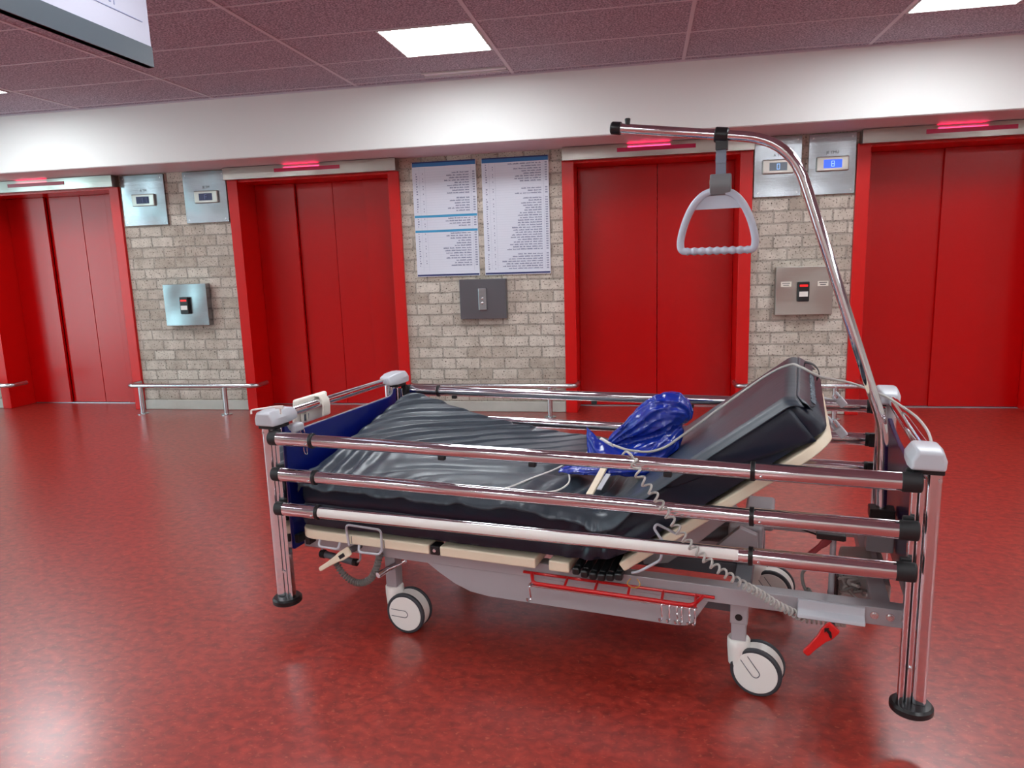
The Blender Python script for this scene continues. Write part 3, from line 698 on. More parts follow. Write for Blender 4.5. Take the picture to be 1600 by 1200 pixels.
# cross members and lift mechanism
for u, w in ((0.40, 0.04), (1.62, 0.05), (2.0, 0.05)):
    part('cross_member', MB().box(u-w/2, u+w/2, 0.15, W_-0.15, 0.30, 0.35), M['paintdark'] if u < 2 else M['paint'], bed, bev=0.003)
part('inner_beam', MB().box(0.42, 1.60, 0.30, 0.34, 0.30, 0.345), M['paintdark'], bed, bev=0.003)
part('inner_beam', MB().box(0.42, 1.60, W_-0.34, W_-0.30, 0.30, 0.345), M['paintdark'], bed, bev=0.003)
for v_ in (0.24, 0.64):
    part('lift_arm', MB().prism([(1.30, 0.33), (1.38, 0.345), (1.47, 0.42), (1.60, 0.545), (1.585, 0.565), (1.43, 0.465), (1.29, 0.385)], lambda p, t: (p[0], t, p[1]), v_, v_+0.035), M['paint'], bed, bev=0.004)
part('pivot_bracket', MB().prism([(1.50, 0.35), (1.66, 0.35), (1.655, 0.45), (1.60, 0.47), (1.53, 0.40)], lambda p, t: (p[0], t, p[1]), 0.30, 0.33), M['paint'], bed, bev=0.003)
part('motor_housing', MB().box(1.56, 1.67, 0.36, 0.50, 0.352, 0.455), M['paint'], bed, bev=0.012, seg=3)
part('actuator', MB().cyl((1.56, 0.43, 0.40), (1.18, 0.43, 0.335), 0.024, 20), M['paintdark'], bed)
part('motor_housing', MB().box(1.60, 1.70, 0.60, 0.74, 0.352, 0.44), M['paint'], bed, bev=0.012, seg=3)
cb = part('control_box', MB().prism([(1.90, 0.215), (2.045, 0.215), (2.045, 0.335), (2.0, 0.352), (1.915, 0.345)], lambda p, t: (p[0], t, p[1]), 0.30, 0.56), mat('grey_control_box', (176, 172, 168), 0.5), bed, bev=0.008, seg=3)
part('cooling_ribs', MB().box(1.893, 1.90, 0.33, 0.36, 0.24, 0.33).box(1.893, 1.90, 0.39, 0.42, 0.24, 0.33).box(1.893, 1.90, 0.45, 0.48, 0.24, 0.33), M['blackmatte'], cb)
def wig(seed, a, b, n, amp):
    rn = random.Random(seed); a = Vector(a); b = Vector(b); P = []
    for i in range(n+1):
        P.append(a.lerp(b, i/n) + (V(rn.uniform(-1, 1), rn.uniform(-1, 1), rn.uniform(-1, 1))*amp if 0 < i < n else V(0, 0, 0)))
    return catmull(P, 6)
for k in range(5):
    part('wiring', MB().tube(wig(k+3, (1.905-0.004*k, 0.26+0.02*k, 0.315+0.01*k), (1.95+0.012*k, 0.24, 0.345-0.012*k), 5, 0.022), 0.0045, 8), M['cable_dark'] if k % 2 else M['cable'], cb)
part('wiring', MB().tube(catmull([(1.80, 0.2, 0.40), (1.79, 0.19, 0.385), (1.795, 0.18, 0.355), (1.81, 0.17, 0.33)], 6), 0.005, 8), M['cable_dark'], bed)
def helix(path, R, turns, r, n=12, taper=None):
    path = [Vector(p) for p in path]; L = [0]
    for i in range(1, len(path)): L.append(L[-1]+(path[i]-path[i-1]).length)
    tot = L[-1]; N_ = turns*n; out = []
    def at(d):
        for i in range(1, len(path)):
            if L[i] >= d: 
                t = (d-L[i-1])/max(1e-9, L[i]-L[i-1]); return path[i-1].lerp(path[i], t), (path[i]-path[i-1]).normalized()
        return path[-1], (path[-1]-path[-2]).normalized()
    for k in range(N_+1):
        t = k/N_; d = taper(t) if taper else t
        c, T = at(d*tot); a = V(0, 1, 0); nn = (a-T*a.dot(T)).normalized(); b = T.cross(nn); q = 2*PI*turns*t
        out.append(c + (nn*math.cos(q)+b*math.sin(q))*R)
    return out
part('wiring', MB().tube(helix([(1.80, 0.17, 0.345), (1.815, 0.165, 0.32)], 0.012, 4, 0.004), 0.004, 8), M['cable_dark'], bed)
part('release_cable', MB().tube(catmull([(1.66, 0.40, 0.455), (1.74, 0.36, 0.475), (1.84, 0.25, 0.49), (1.90, 0.20, 0.50)], 6), 0.003, 8), M['black'], bed)
# thin column, clamp and red release levers
part('release_column', MB().cyl((1.872, 0.2, 0.30), (1.872, 0.2, 0.515), 0.0085, 14), M['paint'], bed)
part('release_clamp', MB().box(1.825, 1.905, 0.18, 0.222, 0.505, 0.522), M['black'], bed, bev=0.003)
def lever(p0, p1, w0, w1, th, up, m, name, label=None, par=bed):
    p0 = Vector(p0); p1 = Vector(p1); d_ = (p1-p0).normalized(); up = Vector(up); up = (up-d_*up.dot(d_)).normalized(); r = d_.cross(up)
    L_ = (p1-p0).length; st = [(0, w0*0.9), (0.08, w0), (0.28, w0), (0.42, w0*0.72), (0.75, w1), (0.95, w1), (1.0, w1*0.7)]; vs = []; fs = []
    for t_, w in st:
        c = p0 + d_*L_*t_
        for a, b in ((-1, -1), (1, -1), (1, 1), (-1, 1)): vs.append(c + r*a*w/2 + up*b*th/2)
    for i in range(len(st)-1):
        for j in range(4): fs.append((i*4+j, i*4+(j+1) % 4, (i+1)*4+(j+1) % 4, (i+1)*4+j))
    fs += [(3, 2, 1, 0), tuple((len(st)-1)*4+k for k in range(4))]
    return part(name, MB().add(vs, fs), m, par, bev=0.004, label=label, seg=3)
lever((1.862, 0.19, 0.507), (1.80, 0.16, 0.455), 0.022, 0.016, 0.012, (0, 1, 0), M['darkredlever'], 'release_lever', 'dark red release lever inside the bed head end')
rl = lever((1.878, 0.055, 0.300), (1.802, 0.045, 0.208), 0.040, 0.022, 0.012, (0.1, -1, 0.25), M['redlever'], 'release_lever', 'bright red release lever with a black arrow')
ar = MB(); c0 = V(1.862, 0.0445, 0.282); dx = V(0.62, 0, 0.78).normalized(); dy = V(0.78, 0.02, -0.62).normalized()
def apt(a, b): return c0 + dy*a*1.5 + dx*b*1.5
pl = [(-0.012, 0.002), (-0.006, 0.009), (-0.0055, 0.005), (0.002, 0.0045), (0.008, -0.001), (0.011, -0.006), (0.006, -0.0045), (0.0, -0.001), (-0.0055, 0.000), (-0.006, -0.0045)]
ar.prism(pl, lambda p, t: apt(p[0], p[1])+V(0, t, 0), -0.0018, 0.0)
part('arrow_mark', ar, M['black'], rl, smooth=False)
part('lever_shaft', MB().cyl((1.874, 0.055, 0.291), (1.874, 0.30, 0.291), 0.007, 12), M['paintdark'], bed)
# casters
def caster(u, v_, dirsign, ang):
    ax = V(math.sin(ang), -math.cos(ang), 0)            # outward axis
    tr = V(ax.y, -ax.x, 0)*-1                            # towards +u
    st = part('caster_strut', MB().box(u-0.058-0.022, u-0.058+0.022, v_-0.006, v_+0.042, 0.160, 0.30), M['paint'], bed, bev=0.003)
    if u > 1: 
        part('strut_collar', MB().box(u-0.058-0.026, u-0.058+0.026, v_-0.009, v_+0.045, 0.225, 0.297), M['paint'], st, bev=0.003)
        part('bolt_hole', MB().cyl((u-0.058, v_-0.0095, 0.248), (u-0.058, v_-0.0085, 0.248), 0.011, 16), M['black'], st)
    c0 = V(u-0.058, v_+0.018, 0)
    body = MB().lathe(c0+V(0, 0, 0.085), (0, 0, 1), [(0, 0.030), (0.055, 0.0345), (0.08, 0.0345), (0.085, 0.031)], 28)
    cs = part('caster', body, M['white'], bed, label='white swivel caster')
    wc = V(u, v_+0.018, 0.077)
    part('wheel_shroud', MB().lathe(wc, ax, [(-0.021, 0.060), (-0.021, 0.0735), (0.021, 0.0735), (0.021, 0.060)], 44), M['white'], cs, bev=0.002)
    for sg in (1, -1):
        part('tyre', MB().lathe(wc, ax*sg, [(0.0215, 0.066), (0.0215, 0.0745), (0.025, 0.077), (0.033, 0.077), (0.037, 0.073), (0.037, 0.066)], 48), M['tyre'], cs)
        part('wheel_cover', MB().lathe(wc, ax*sg, [(0.022, 0.0655), (0.036, 0.0668), (0.0385, 0.064), (0.040, 0.03), (0.0402, 0.0)], 44), M['white'], cs)
    # slot outline on the cover
    n_ = ax; r_ = V(-ax.y, ax.x, 0); up_ = V(0, 0, 1)
    rot = 0.0 if u < 1 else math.radians(-38)
    ra = r_*math.cos(rot)+up_*math.sin(rot); rb = -r_*math.sin(rot)+up_*math.cos(rot)
    if u > 1: ra = (r_*-0.62+up_*0.78).normalized(); rb = (r_*0.78+up_*0.62).normalized(); ra = -ra; 
    cc = wc + n_*0.0402
    pts = [cc - ra*0.055 + rb*0.013, cc + rb*0.013]
    pts += [cc + ra*0.013*math.sin(PI*k/8) + rb*0.013*math.cos(PI*k/8) for k in range(1, 8)]
    pts += [cc - rb*0.013, cc - ra*0.055 - rb*0.013]
    def sh_(r): return 0.0402 if r < 0.03 else 0.040-0.0015*(r-0.03)/0.034
    pp_ = []
    for a_, b_ in zip(pts, pts[1:]):
        k2 = max(1, int((b_-a_).length/0.004)); pp_ += [a_.lerp(b_, q_/k2) for q_ in range(k2)]
    pts = [p + n_*(sh_((p-cc).length)-0.0402-0.0004) for p in pp_+[pts[-1]]]
    part('cover_slot', MB().tube(pts, 0.0016, 6), M['paintdark'], cs)
caster(0.443, 0.135, 1, math.radians(0)); caster(1.672, 0.135, 1, math.radians(-8))
caster(1.70, 0.725, 1, math.radians(-10)); caster(0.443, 0.745, 1, math.radians(0))
# pedal bar near the left caster
pb = MB().tube([(0.275, 0.08, 0.192), (0.479, 0.085, 0.300)], 0.0035, 10)
q = part('brake_rod', pb, M['chrome'], bed)
part('brake_knob', MB().cyl((0.385, 0.045, 0.252), (0.41, 0.125, 0.262), 0.011, 18), M['chrome'], q)
for a in (0.31, 0.47): part('rod_tip', MB().cyl((a, 0.0815, 0.212+(a-0.31)*0.53), (a+0.012, 0.082, 0.219+(a-0.31)*0.53), 0.0055, 12), M['chrome'], q)
# white lever, gas spring, corrugated hose at the foot end
wl_ = lever((0.268, 0.055, 0.328), (0.134, 0.045, 0.240), 0.036, 0.018, 0.01, (0, -1, 0.2), M['cream'], 'crank_lever', 'cream crank lever at the foot end')
part('lever_window', MB().obox((0.235, 0.0465, 0.305), (-0.134, 0, -0.088), (0, -1, 0), 0.014, 0.003, 0.026), M['blackmatte'], wl_, smooth=False)
part('crank_shaft', MB().cyl((0.262, 0.06, 0.325), (0.33, 0.22, 0.345), 0.012, 16), M['paintdark'], bed)
gs = part('gas_spring', MB().cyl((0.08, 0.15, 0.252), (0.215, 0.15, 0.236), 0.0135, 18), M['paintdark'], bed)
part('spring_end', MB().lathe((0.062, 0.15, 0.252), (1, 0, 0), [(0, 0.012), (0.006, 0.017), (0.022, 0.017), (0.026, 0.012)], 18), M['black'], gs)
part('spring_end', MB().lathe((0.212, 0.15, 0.236), (1, 0, 0), [(0, 0.0145), (0.016, 0.0145)], 18), M['black'], gs)
part('spring_hanger', MB().tube(fillet([(0.074, 0.15, 0.25), (0.072, 0.15, 0.275), (0.072, 0.15, 0.30)], 0.01), 0.004, 8).tube(fillet([(0.226, 0.15, 0.236), (0.245, 0.15, 0.25), (0.245, 0.15, 0.30)], 0.01), 0.004, 8), M['paint'], gs)
hp = catmull([(0.175, 0.085, 0.285), (0.188, 0.08, 0.25), (0.225, 0.08, 0.208), (0.275, 0.08, 0.192), (0.325, 0.08, 0.212), (0.358, 0.08, 0.262), (0.374, 0.085, 0.32)], 20)
rs = [0.0112 + 0.0024*(1 if (i//2) % 2 else -1) for i in range(len(hp))]
part('corrugated_hose', MB().tube(hp, rs, 14), M['cable_dark'], bed)
for u in (0.02, 0.068): part('stop_block', MB().box(u, u+0.02, 0.06, 0.10, 0.325, 0.358), M['black'], bed, bev=0.003)
# red accessory rack with hooks
zr = 0.312; vb_, vf_ = 0.094, 0.038
rk = MB().tube([(0.925, vb_, zr+0.006), (1.545, vb_, zr+0.006)], 0.0048, 10)
rk.tube(fillet([(0.955, vb_, zr+0.006), (0.978, vf_, zr-0.002), (1.488, vf_, zr-0.002), (1.51, vb_, zr+0.006)], 0.02), 0.0062, 10)
for u in (1.08, 1.18, 1.285, 1.39, 1.49): rk.tube([(u, vb_, zr+0.006), (u+0.004, vf_, zr-0.002)], 0.0045, 8)
rack = part('accessory_rack', rk, M['redpaint'], bed, label='red coated wire rack on the side beam')
part('chrome_bar', MB().tube([(0.96, vf_+0.008, zr-0.014), (1.5, vf_+0.008, zr-0.014)], 0.0045, 10), M['chrome'], rack)
for u in (0.968, 1.395, 1.418, 1.441, 1.455, 1.478, 1.494):
    z = zr-0.012; part('hook', MB().tube(catmull([(u, vf_+0.012, z+0.004), (u, vf_-0.004, z), (u, vf_-0.002, z-0.026), (u, vf_+0.002, z-0.042), (u-0.002, vf_-0.006, z-0.05), (u-0.004, vf_-0.018, z-0.044), (u-0.004, vf_-0.020, z-0.037)], 5), 0.003, 8), M['chrome'], rack)
# wire hook on the foot board and rod clip on the foot cap
part('wire_hook', MB().tube(catmull([(0.02, 0.137, 0.735), (0.012, 0.137, 0.755), (0.026, 0.140, 0.74), (0.026, 0.150, 0.66), (0.026, 0.158, 0.645), (0.026, 0.168, 0.65), (0.026, 0.160, 0.74), (0.012, 0.157, 0.757), (0.0, 0.157, 0.74)], 6), 0.0022, 8), M['chrome'], bed)
# head end bracket holding the pole
part('pole_bracket', MB().box(1.985, 2.066, 0.455, 0.515, 0.375, 0.44), M['paint'], bed, bev=0.004)
part('pole_bracket', MB().box(1.99, 2.066, 0.455, 0.515, 0.485, 0.52), M['black'], bed, bev=0.004)

# ================================================================ things on the bed
# control panel hung on the foot handle
t = thing('control_panel', 'beige control panel clipped over the foot end handle, back to us', 'control panel', (-0.03, 0.28, 0.75), 'B')
mb = MB().obox((-0.034, 0.285, 0.795), (0, 1, 0), (0.12, 0, 1), 0.022, 0.105, 0.20)
H_ = part('housing', mb, M['beige'], t, bev=0.009, seg=3)
part('housing_rib', MB().obox((-0.021, 0.215, 0.795), (0, 0, 1), (1, 0, 0), 0.018, 0.004, 0.085).obox((-0.021, 0.245, 0.795), (0, 0, 1), (1, 0, 0), 0.012, 0.004, 0.085), M['beige'], H_, bev=0.0015)
cl = [(-0.02, 0.846), (0.000, 0.846), (0.016, 0.826), (0.020, 0.800), (0.018, 0.765), (0.010, 0.758), (0.008, 0.765), (0.0125, 0.80), (0.006, 0.822), (-0.002, 0.838), (-0.02, 0.838)]
part('clip', MB().prism(cl, lambda p, q: (p[0], q, p[1]), 0.30, 0.345), M['beige'], t, bev=0.002)
part('rating_label', MB().obox((-0.0235, 0.245, 0.768), (0, 1, 0), (0.12, 0, 1), 0.002, 0.026, 0.026), M['label'], t, smooth=False)
single('wire_clip', MB().tube(fillet([(-0.045, -0.032, 0.838), (-0.045, -0.032, 0.852), (0.035, 0.0, 0.862), (0.05, 0.006, 0.862)], 0.006), 0.0035, 8).obox((0.05, 0.004, 0.860), (1, 0.3, 0), (0, 0, 1), 0.008, 0.010, 0.03).cyl((0.052, 0.006, 0.858), (0.05, 0.01, 0.834), 0.004, 8),
       M['white'], 'small white plastic clip lying on the near foot corner cap', 'clip', (0.0, 0.0, 0.838), 'B', bev=0)

# mattress: path along the platform, bent at the backrest
import bisect
ANG = math.radians(37.4); SB = 1.178; RB = 0.26            # where the bend is, its radius
def path(s, h):
    """point of the bottom line at arc length s, raised h along the normal"""
    b0 = SB - RB*math.tan(ANG/2)
    if s < b0: return (0.06+s, 0.397+h)
    a = (s-b0)/RB
    if a < ANG:
        cx, cz_ = 0.06+b0, 0.397+RB; return (cx+math.sin(a)*(RB-h), cz_-math.cos(a)*(RB-h))
    e = s-b0-RB*ANG; cx, cz_ = 0.06+b0, 0.397+RB
    return (cx+math.sin(ANG)*(RB-h)+e*math.cos(ANG), cz_-math.cos(ANG)*(RB-h)+e*math.sin(ANG))
SL = 1.912
def th(s): return 0.205 - 0.065*sst(0.85, 1.35, s)
def sst(a, b, x):
    t_ = max(0, min(1, (x-a)/(b-a))); return t_*t_*(3-2*t_)
LIFT = [(-0.1, 0.158), (0.05, 0.156), (0.12, 0.142), (0.22, 0.112), (0.44, 0.052), (0.62, 0.026), (0.8, 0.004), (0.95, 0.0), (3, 0.0)]
def lift(s):
    for (a, b), (c, d_) in zip(LIFT, LIFT[1:]):
        if s <= c:
            t_ = (s-a)/(c-a); return b + (d_-b)*t_
    return 0
VN, VF = 0.052, 0.880
def lift2(s, v_):
    w = (v_-VN)/(VF-VN); return lift(s)*max(0, (w-0.06)/0.94)**1.1
def wrinkle(s, v_):
    w = (v_-VN)/(VF-VN)
    e = 0
    if s < 1.2:
        # folds fan out from the raised far corner
        q = v_ - 1.02*s
        far_ = sst(0.24, 0.46, v_-0.05*s)
        amp = 0.016*far_*(1-sst(0.60, 1.10, s))*(0.45+0.55*sst(-0.25, 0.3, q))*(1-0.6*sst(0.84, 0.88, v_))
        ph = q*9.5 + 0.55*noise.noise((s*1.1, v_*1.6, 1.3)) + 0.12*noise.noise((s*5, v_*4, 7.7)) + 20
        k_ = math.floor(ph); f = ph-k_; m1 = 0.45+0.9*abs(noise.noise((k_*3.71, (s+v_)*1.6, 2.2)))*1.4
        e += amp*m1*((sst(0, 0.16, f) if f < 0.16 else (1-(f-0.16)/0.84)**1.3)-0.5)
        # shallow folds on the nearer half
        p2 = (v_ - 0.45*s)*9 + 1.2*noise.noise((s*2, v_*3, 5.1)); a2 = 0.0045*(1-far_)*sst(0.03, 0.15, w)*(1-sst(0.95, 1.2, s))
        e += a2*(noise.noise((p2, s*1.1, 3.0))*1.6 - 1.2*max(0, 1-abs(noise.noise((p2*0.7, s*0.8, 8.0)))*9))
        e += 0.0035*noise.noise((s*5, v_*4, 9.2)) + 0.0012*noise.noise((s*16, v_*22, 4.2))
        # pulled folds at the near foot corner
        g = math.exp(-((s-0.12)**2)/0.012)*math.exp(-((w-0.17)**2)/0.03)
        e += 0.013*g*math.sin((s*1.0+v_*0.15)*88)
    # gathers rolling over the near edge
    ge = (1-sst(0.0, 0.16, w))*(1-sst(1.2, 1.35, s)); e += 0.0065*ge*noise.noise((s*30-v_*14, v_*4, 0.3))
    if 0.75 < s < 1.5:
        g = math.exp(-((s-1.08)/0.17)**2)*(1-sst(0.25, 0.75, w)); e += 0.009*g*math.sin(s*62-6*v_+2*noise.noise((s*5, v_*5, 0)))
    if s > 1.1:
        e += 0.003*noise.noise((s*3, v_*5, 2.2)) + 0.006*math.sin(PI*min(1, max(0, w)))*0.5
    return e
def mpt(s, v_, h):
    u, z = path(s+(0.032*max(0, 1-h/0.15)+0.010*(v_-VN)/0.83)*sst(1.5, SL, s), h); return V(u, v_, z+lift2(s, v_))
def cross_section(R=0.028, n=5):
    """outline of the mattress section as (v, h), starting near bottom going round"""
    o = []
    def arc(cv, ch, a0): 
        for k in range(n+1):
            a = a0 + PI/2*k/n; o.append((cv+R*math.cos(a), ch+R*math.sin(a)))
    arc(VN+R, R*0.6, -PI); 
    return o
TH_ = 0.135
mt = thing('mattress', 'dark slate vinyl mattress with raised back, far foot corner pushed up', 'mattress', (0.95, 0.46, 0.397), 'B')
def core():
    mb = MB(); ns = 240; TH_ = 0.2
    nb = 24
    R = 0.02
    outline = []
    for k in range(15): outline.append((VN+0.006, 0.012+(TH_-0.05)*k/14))
    for k in range(1, 6): a = PI-PI/2*k/6; outline.append((VN+0.036+0.03*math.cos(a), TH_-0.038+0.03*math.sin(a)))
    for k in range(nb+1): outline.append((VN+0.036+(VF-VN-0.072)*k/nb, TH_-0.008))
    for k in range(1, 6): a = PI/2-PI/2*k/6; outline.append((VF-0.036+0.03*math.cos(a), TH_-0.038+0.03*math.sin(a)))
    for k in range(9): outline.append((VF-0.006, TH_-0.038-(TH_-0.05)*k/8))
    for k in range(1, nb): outline.append((VF-0.006-(VF-VN-0.012)*k/nb, 0.004))
    m_ = len(outline); vs = []; fs = []
    for i in range(ns+1):
        s = 0.008+(SL-0.016)*i/ns
        er = min(s, SL-s); kx = 1-0.0*er; sh = 0.018*(1-min(1, er/0.03))**2
        for (v_, h) in outline:
            ts = th(s); h2 = h if h < 0.03 else (h-TH_+ts if h > TH_-0.045 else 0.03+(h-0.03)*(ts-0.045-0.03)/(TH_-0.045-0.03)); hh = ts/2 + (h2-ts/2)*(1-sh/(ts/2)); vv = (VN+VF)/2+(v_-(VN+VF)/2)*(1-sh/0.42)
            side = 1 if v_ < VN+0.02 else 0
            if side and 0.01 < h < TH_-0.02:
                vv += 0.006*noise.noise((s*6, h*10, 0.4)) + 0.003*math.sin(s*60+h*40+5*noise.noise((s*3, 0, 0)))*noise.noise((s*2, 4, 0)); vv += 0.010*math.exp(-((h-0.085)/0.012)**2)*(1-sst(1.1, 1.4, s)) - 0.010*math.sin(PI*min(1, h/0.085))*(h < 0.085)*(1-sst(1.2, 1.5, s))
                if 0.9 < s < 1.35: vv += 0.006*math.sin(s*90-h*30)*math.exp(-((s-1.12)/0.13)**2)
            p = mpt(s, vv, hh)
            sag = 0.0
            if h < 0.03 and 1.05 < s < 1.3: p.z -= 0.0
            vs.append(p)
    for i in range(ns):
        for j in range(m_): fs.append((i*m_+j, i*m_+(j+1) % m_, (i+1)*m_+(j+1) % m_, (i+1)*m_+j))
    fs += [tuple(range(m_)), tuple(ns*m_+j for j in range(m_))]
    return mb.add(vs, fs)
part('mattress_core', core(), M['core'], mt, ang=60)
def cover():
    """cover sheet over the top, turning down the sides into a gathered hem"""
    mb = MB(); ns = 380; vs = []; fs = []
    T0 = 0.2
    out = []
    hemN = [(VN-0.020, T0-0.050, 1.0), (VN-0.019, T0-0.044, 0.95), (VN-0.014, T0-0.037, 0.8), (VN-0.006, T0-0.028, 0.55)]
    for a in range(1, 6):
        q = PI-PI/2*a/6; out.append((VN+0.028+0.029*math.cos(q), T0-0.028+0.029*math.sin(q), 0.15*(1-a/6)))
    nb = 150
    top = [(VN+0.028+(VF-VN-0.056)*k/nb, T0+0.001, 0) for k in range(nb+1)]
    fr = []
    for a in range(1, 6):
        q = PI/2-PI/2*a/6; fr.append((VF-0.028+0.029*math.cos(q), T0-0.028+0.029*math.sin(q), 0))
    hemF = [(VF+0.001, T0-0.04, 0), (VF+0.002, T0-0.07, 0)]
    O_ = hemN+out+top+fr+hemF; m_ = len(O_)
    for i in range(ns+1):
        s = SL*i/ns
        for (v_, h, hm) in O_:
            hh, vv, ss = h-T0+th(s), v_, s; ts = th(s)
            if hm:
                k1 = 1 if s < 1.22 else 0.1
                fl = 1.6*noise.noise((s*34-(T0-h)*22, (T0-h)*6, 0.5))+0.3*math.sin(s*190+(T0-h)*60+6*noise.noise((s*7, 0, 0))); vv -= 0.0045*hm*fl*k1*(0.6+0.8*abs(noise.noise((s*4, 7, 0)))); hh += 0.006*hm*math.sin(s*31+4*noise.noise((s*9, 2, 0)))*k1
                vv += 0.022*hm*(1-sst(0.0, 0.09, s))
                if s > 1.25: hh = ts-(ts-hh)*(1-0.62*sst(1.25, 1.4, s))         # on the raised part the cover stops at the edge
            elif h > T0-0.01: hh += wrinkle(s, v_)
            er = min(s, SL-s)
            if er < 0.03: hh -= 0.022*(1-er/0.03)**2
            vs.append(mpt(ss, vv, hh))
    for i in range(ns):
        for j in range(m_-1): fs.append((i*m_+j, i*m_+j+1, (i+1)*m_+j+1, (i+1)*m_+j))
    mb.add(vs, fs)
    # end flap down the head end face
    return mb
cv = part('mattress_cover', cover(), M['cover'], mt, ang=80, label='slate grey wrinkled top cover')
sol = cv.modifiers.new('thickness', 'SOLIDIFY'); sol.thickness = 0.002; sol.offset = 1
# head end face: cover flap, zip and loop
def endpt(v_, h, off):
    h = h-TH_+th(SL)
    off += 0.032*max(0, 1-h/0.15)+0.010*(v_-VN)/0.83
    u, z = path(SL, h); return V(u+off*math.cos(ANG), v_, z+off*math.sin(ANG))
fl = MB().grid(lambda a, b: endpt(VN+0.012+(VF-VN-0.024)*a, TH_-0.014-0.016*(1-min(1, min(a, 1-a)/0.05))**2-(0.062 - 0.025*(1-sst(0, 0.12, a)))*b, 0.0035+0.004*math.sin(b*PI)+0.0015*noise.noise((a*9, b*3, 1))), 40, 8)
f_ = part('end_flap', fl, M['cover'], mt, ang=60); sol = f_.modifiers.new('thickness', 'SOLIDIFY'); sol.thickness = 0.002
zp = MB().grid(lambda a, b: endpt(VN+0.10+(VF-VN-0.35)*a, TH_-0.058-0.016*b+0.002*math.sin(a*60), 0.0085+0.0018*math.sin(a*140)), 120, 3)
z_ = part('zip_tape', zp, M['zip'], mt, ang=60); sol = z_.modifiers.new('thickness', 'SOLIDIFY'); sol.thickness = 0.002
lp = [endpt(0.66, TH_-0.035, 0.004), endpt(0.655, TH_-0.02, 0.025), endpt(0.65, TH_-0.045, 0.038), endpt(0.64, TH_-0.075, 0.03), endpt(0.635, TH_-0.09, 0.006)]
lpc = catmull(lp, 6)
lm_ = MB().grid(lambda a, b: lpc[min(len(lpc)-1, int(round(a*(len(lpc)-1))))] + V(0, 0.05*(b-0.5), 0), len(lpc)-1, 2)
l_ = part('carry_loop', lm_, M['strapm'], mt, ang=60); sol = l_.modifiers.new('thickness', 'SOLIDIFY'); sol.thickness = 0.002
# folded corner flap on the near side of the raised part
def sidep(s, h, off):
    h = h-TH_+th(s)
    u, z = path(s, h); return V(u, VN-off, z)
ff = MB().grid(lambda a, b: sidep(SL-0.02-0.42*a, TH_-0.012-(0.105*(1-a)+0.02)*b, 0.001+0.010*math.sin(PI*b)*(1-a)+0.004*b*(1-a)), 24, 8)
f2 = part('corner_fold', ff, M['core'], mt, ang=60); sol = f2.modifiers.new('thickness', 'SOLIDIFY'); sol.thickness = 0.003

# ---------------- blue bag
def blob_loft(mb, pts, secs, n=28, seed=0, nz=0.012):
    """pts centre line, secs (half width v, half height) per point"""
    P = catmull(pts, 6); m_ = len(P); vs = []; fs = []
    S = []
    for i in range(m_):
        q = i/6; k = min(int(q), len(secs)-2); t_ = q-k; S.append((secs[k][0]*(1-t_)+secs[k+1][0]*t_, secs[k][1]*(1-t_)+secs[k+1][1]*t_))
    for i in range(m_):
        T = (P[min(i+1, m_-1)]-P[max(0, i-1)]).normalized(); sd = T.cross(V(0, 0, 1)).normalized(); up = sd.cross(T)
        for k in range(n):
            a = 2*PI*k/n; c_, s_ = math.cos(a), math.sin(a)
            c_ = math.copysign(abs(c_)**0.85, c_); s_ = math.copysign(abs(s_)**0.85, s_)
            p = P[i] + sd*c_*S[i][0] + up*s_*S[i][1]
            d0 = (p-P[i]).normalized()
            f = noise.noise((p.x*9+seed, p.y*9, p.z*9))*nz
            q0 = (math.cos(a)*2.2+seed, math.sin(a)*2.2, i/m_*1.6); f -= 0.9*nz*max(0, 1-abs(noise.noise(q0))*5)
            q1 = (math.cos(a)*4.5, math.sin(a)*4.5+seed, i/m_*2.5); f -= 0.3*nz*max(0, 1-abs(noise.noise(q1))*4)
            vs.append(p + d0*f*min(1, S[i][0]/0.04))
    for i in range(m_-1):
        for k in range(n): fs.append((i*n+k, i*n+(k+1) % n, (i+1)*n+(k+1) % n, (i+1)*n+k))
    fs += [tuple(range(n)), tuple((m_-1)*n+k for k in range(n))]
    return mb.add(vs, fs)
bg_ = thing('blue_bag', 'crumpled blue plastic bag tied with a clip, lying on the mattress', 'bag', (1.2, 0.38, 0.605), 'B')
b1 = MB()
blob_loft(b1, [(1.145, 0.40, 0.690), (1.20, 0.41, 0.732), (1.265, 0.425, 0.775), (1.325, 0.435, 0.808), (1.372, 0.44, 0.812), (1.402, 0.445, 0.792), (1.412, 0.445, 0.775)],
          [(0.014, 0.010), (0.056, 0.040), (0.088, 0.062), (0.104, 0.078), (0.100, 0.074), (0.07, 0.050), (0.02, 0.014)], 48, 1)
blob_loft(b1, [(1.09, 0.38, 0.640), (1.16, 0.385, 0.650), (1.24, 0.40, 0.665), (1.31, 0.42, 0.695), (1.36, 0.43, 0.735), (1.395, 0.435, 0.77)],
          [(0.04, 0.014), (0.085, 0.034), (0.105, 0.048), (0.105, 0.056), (0.09, 0.05), (0.03, 0.02)], 48, 5)
blob_loft(b1, [(0.985, 0.31, 0.612), (1.03, 0.315, 0.624), (1.09, 0.325, 0.632), (1.16, 0.335, 0.636), (1.24, 0.36, 0.642), (1.31, 0.40, 0.655)],
          [(0.03, 0.008), (0.065, 0.020), (0.085, 0.027), (0.095, 0.030), (0.09, 0.034), (0.04, 0.02)], 48, 9)
B_ = part('bag_body', b1, M['bag'], bg_, ang=75)
rm = B_.modifiers.new('merge', 'REMESH'); rm.mode = 'VOXEL'; rm.voxel_size = 0.0035; rm.use_smooth_shade = True
sm_ = B_.modifiers.new('smooth', 'SMOOTH'); sm_.iterations = 1
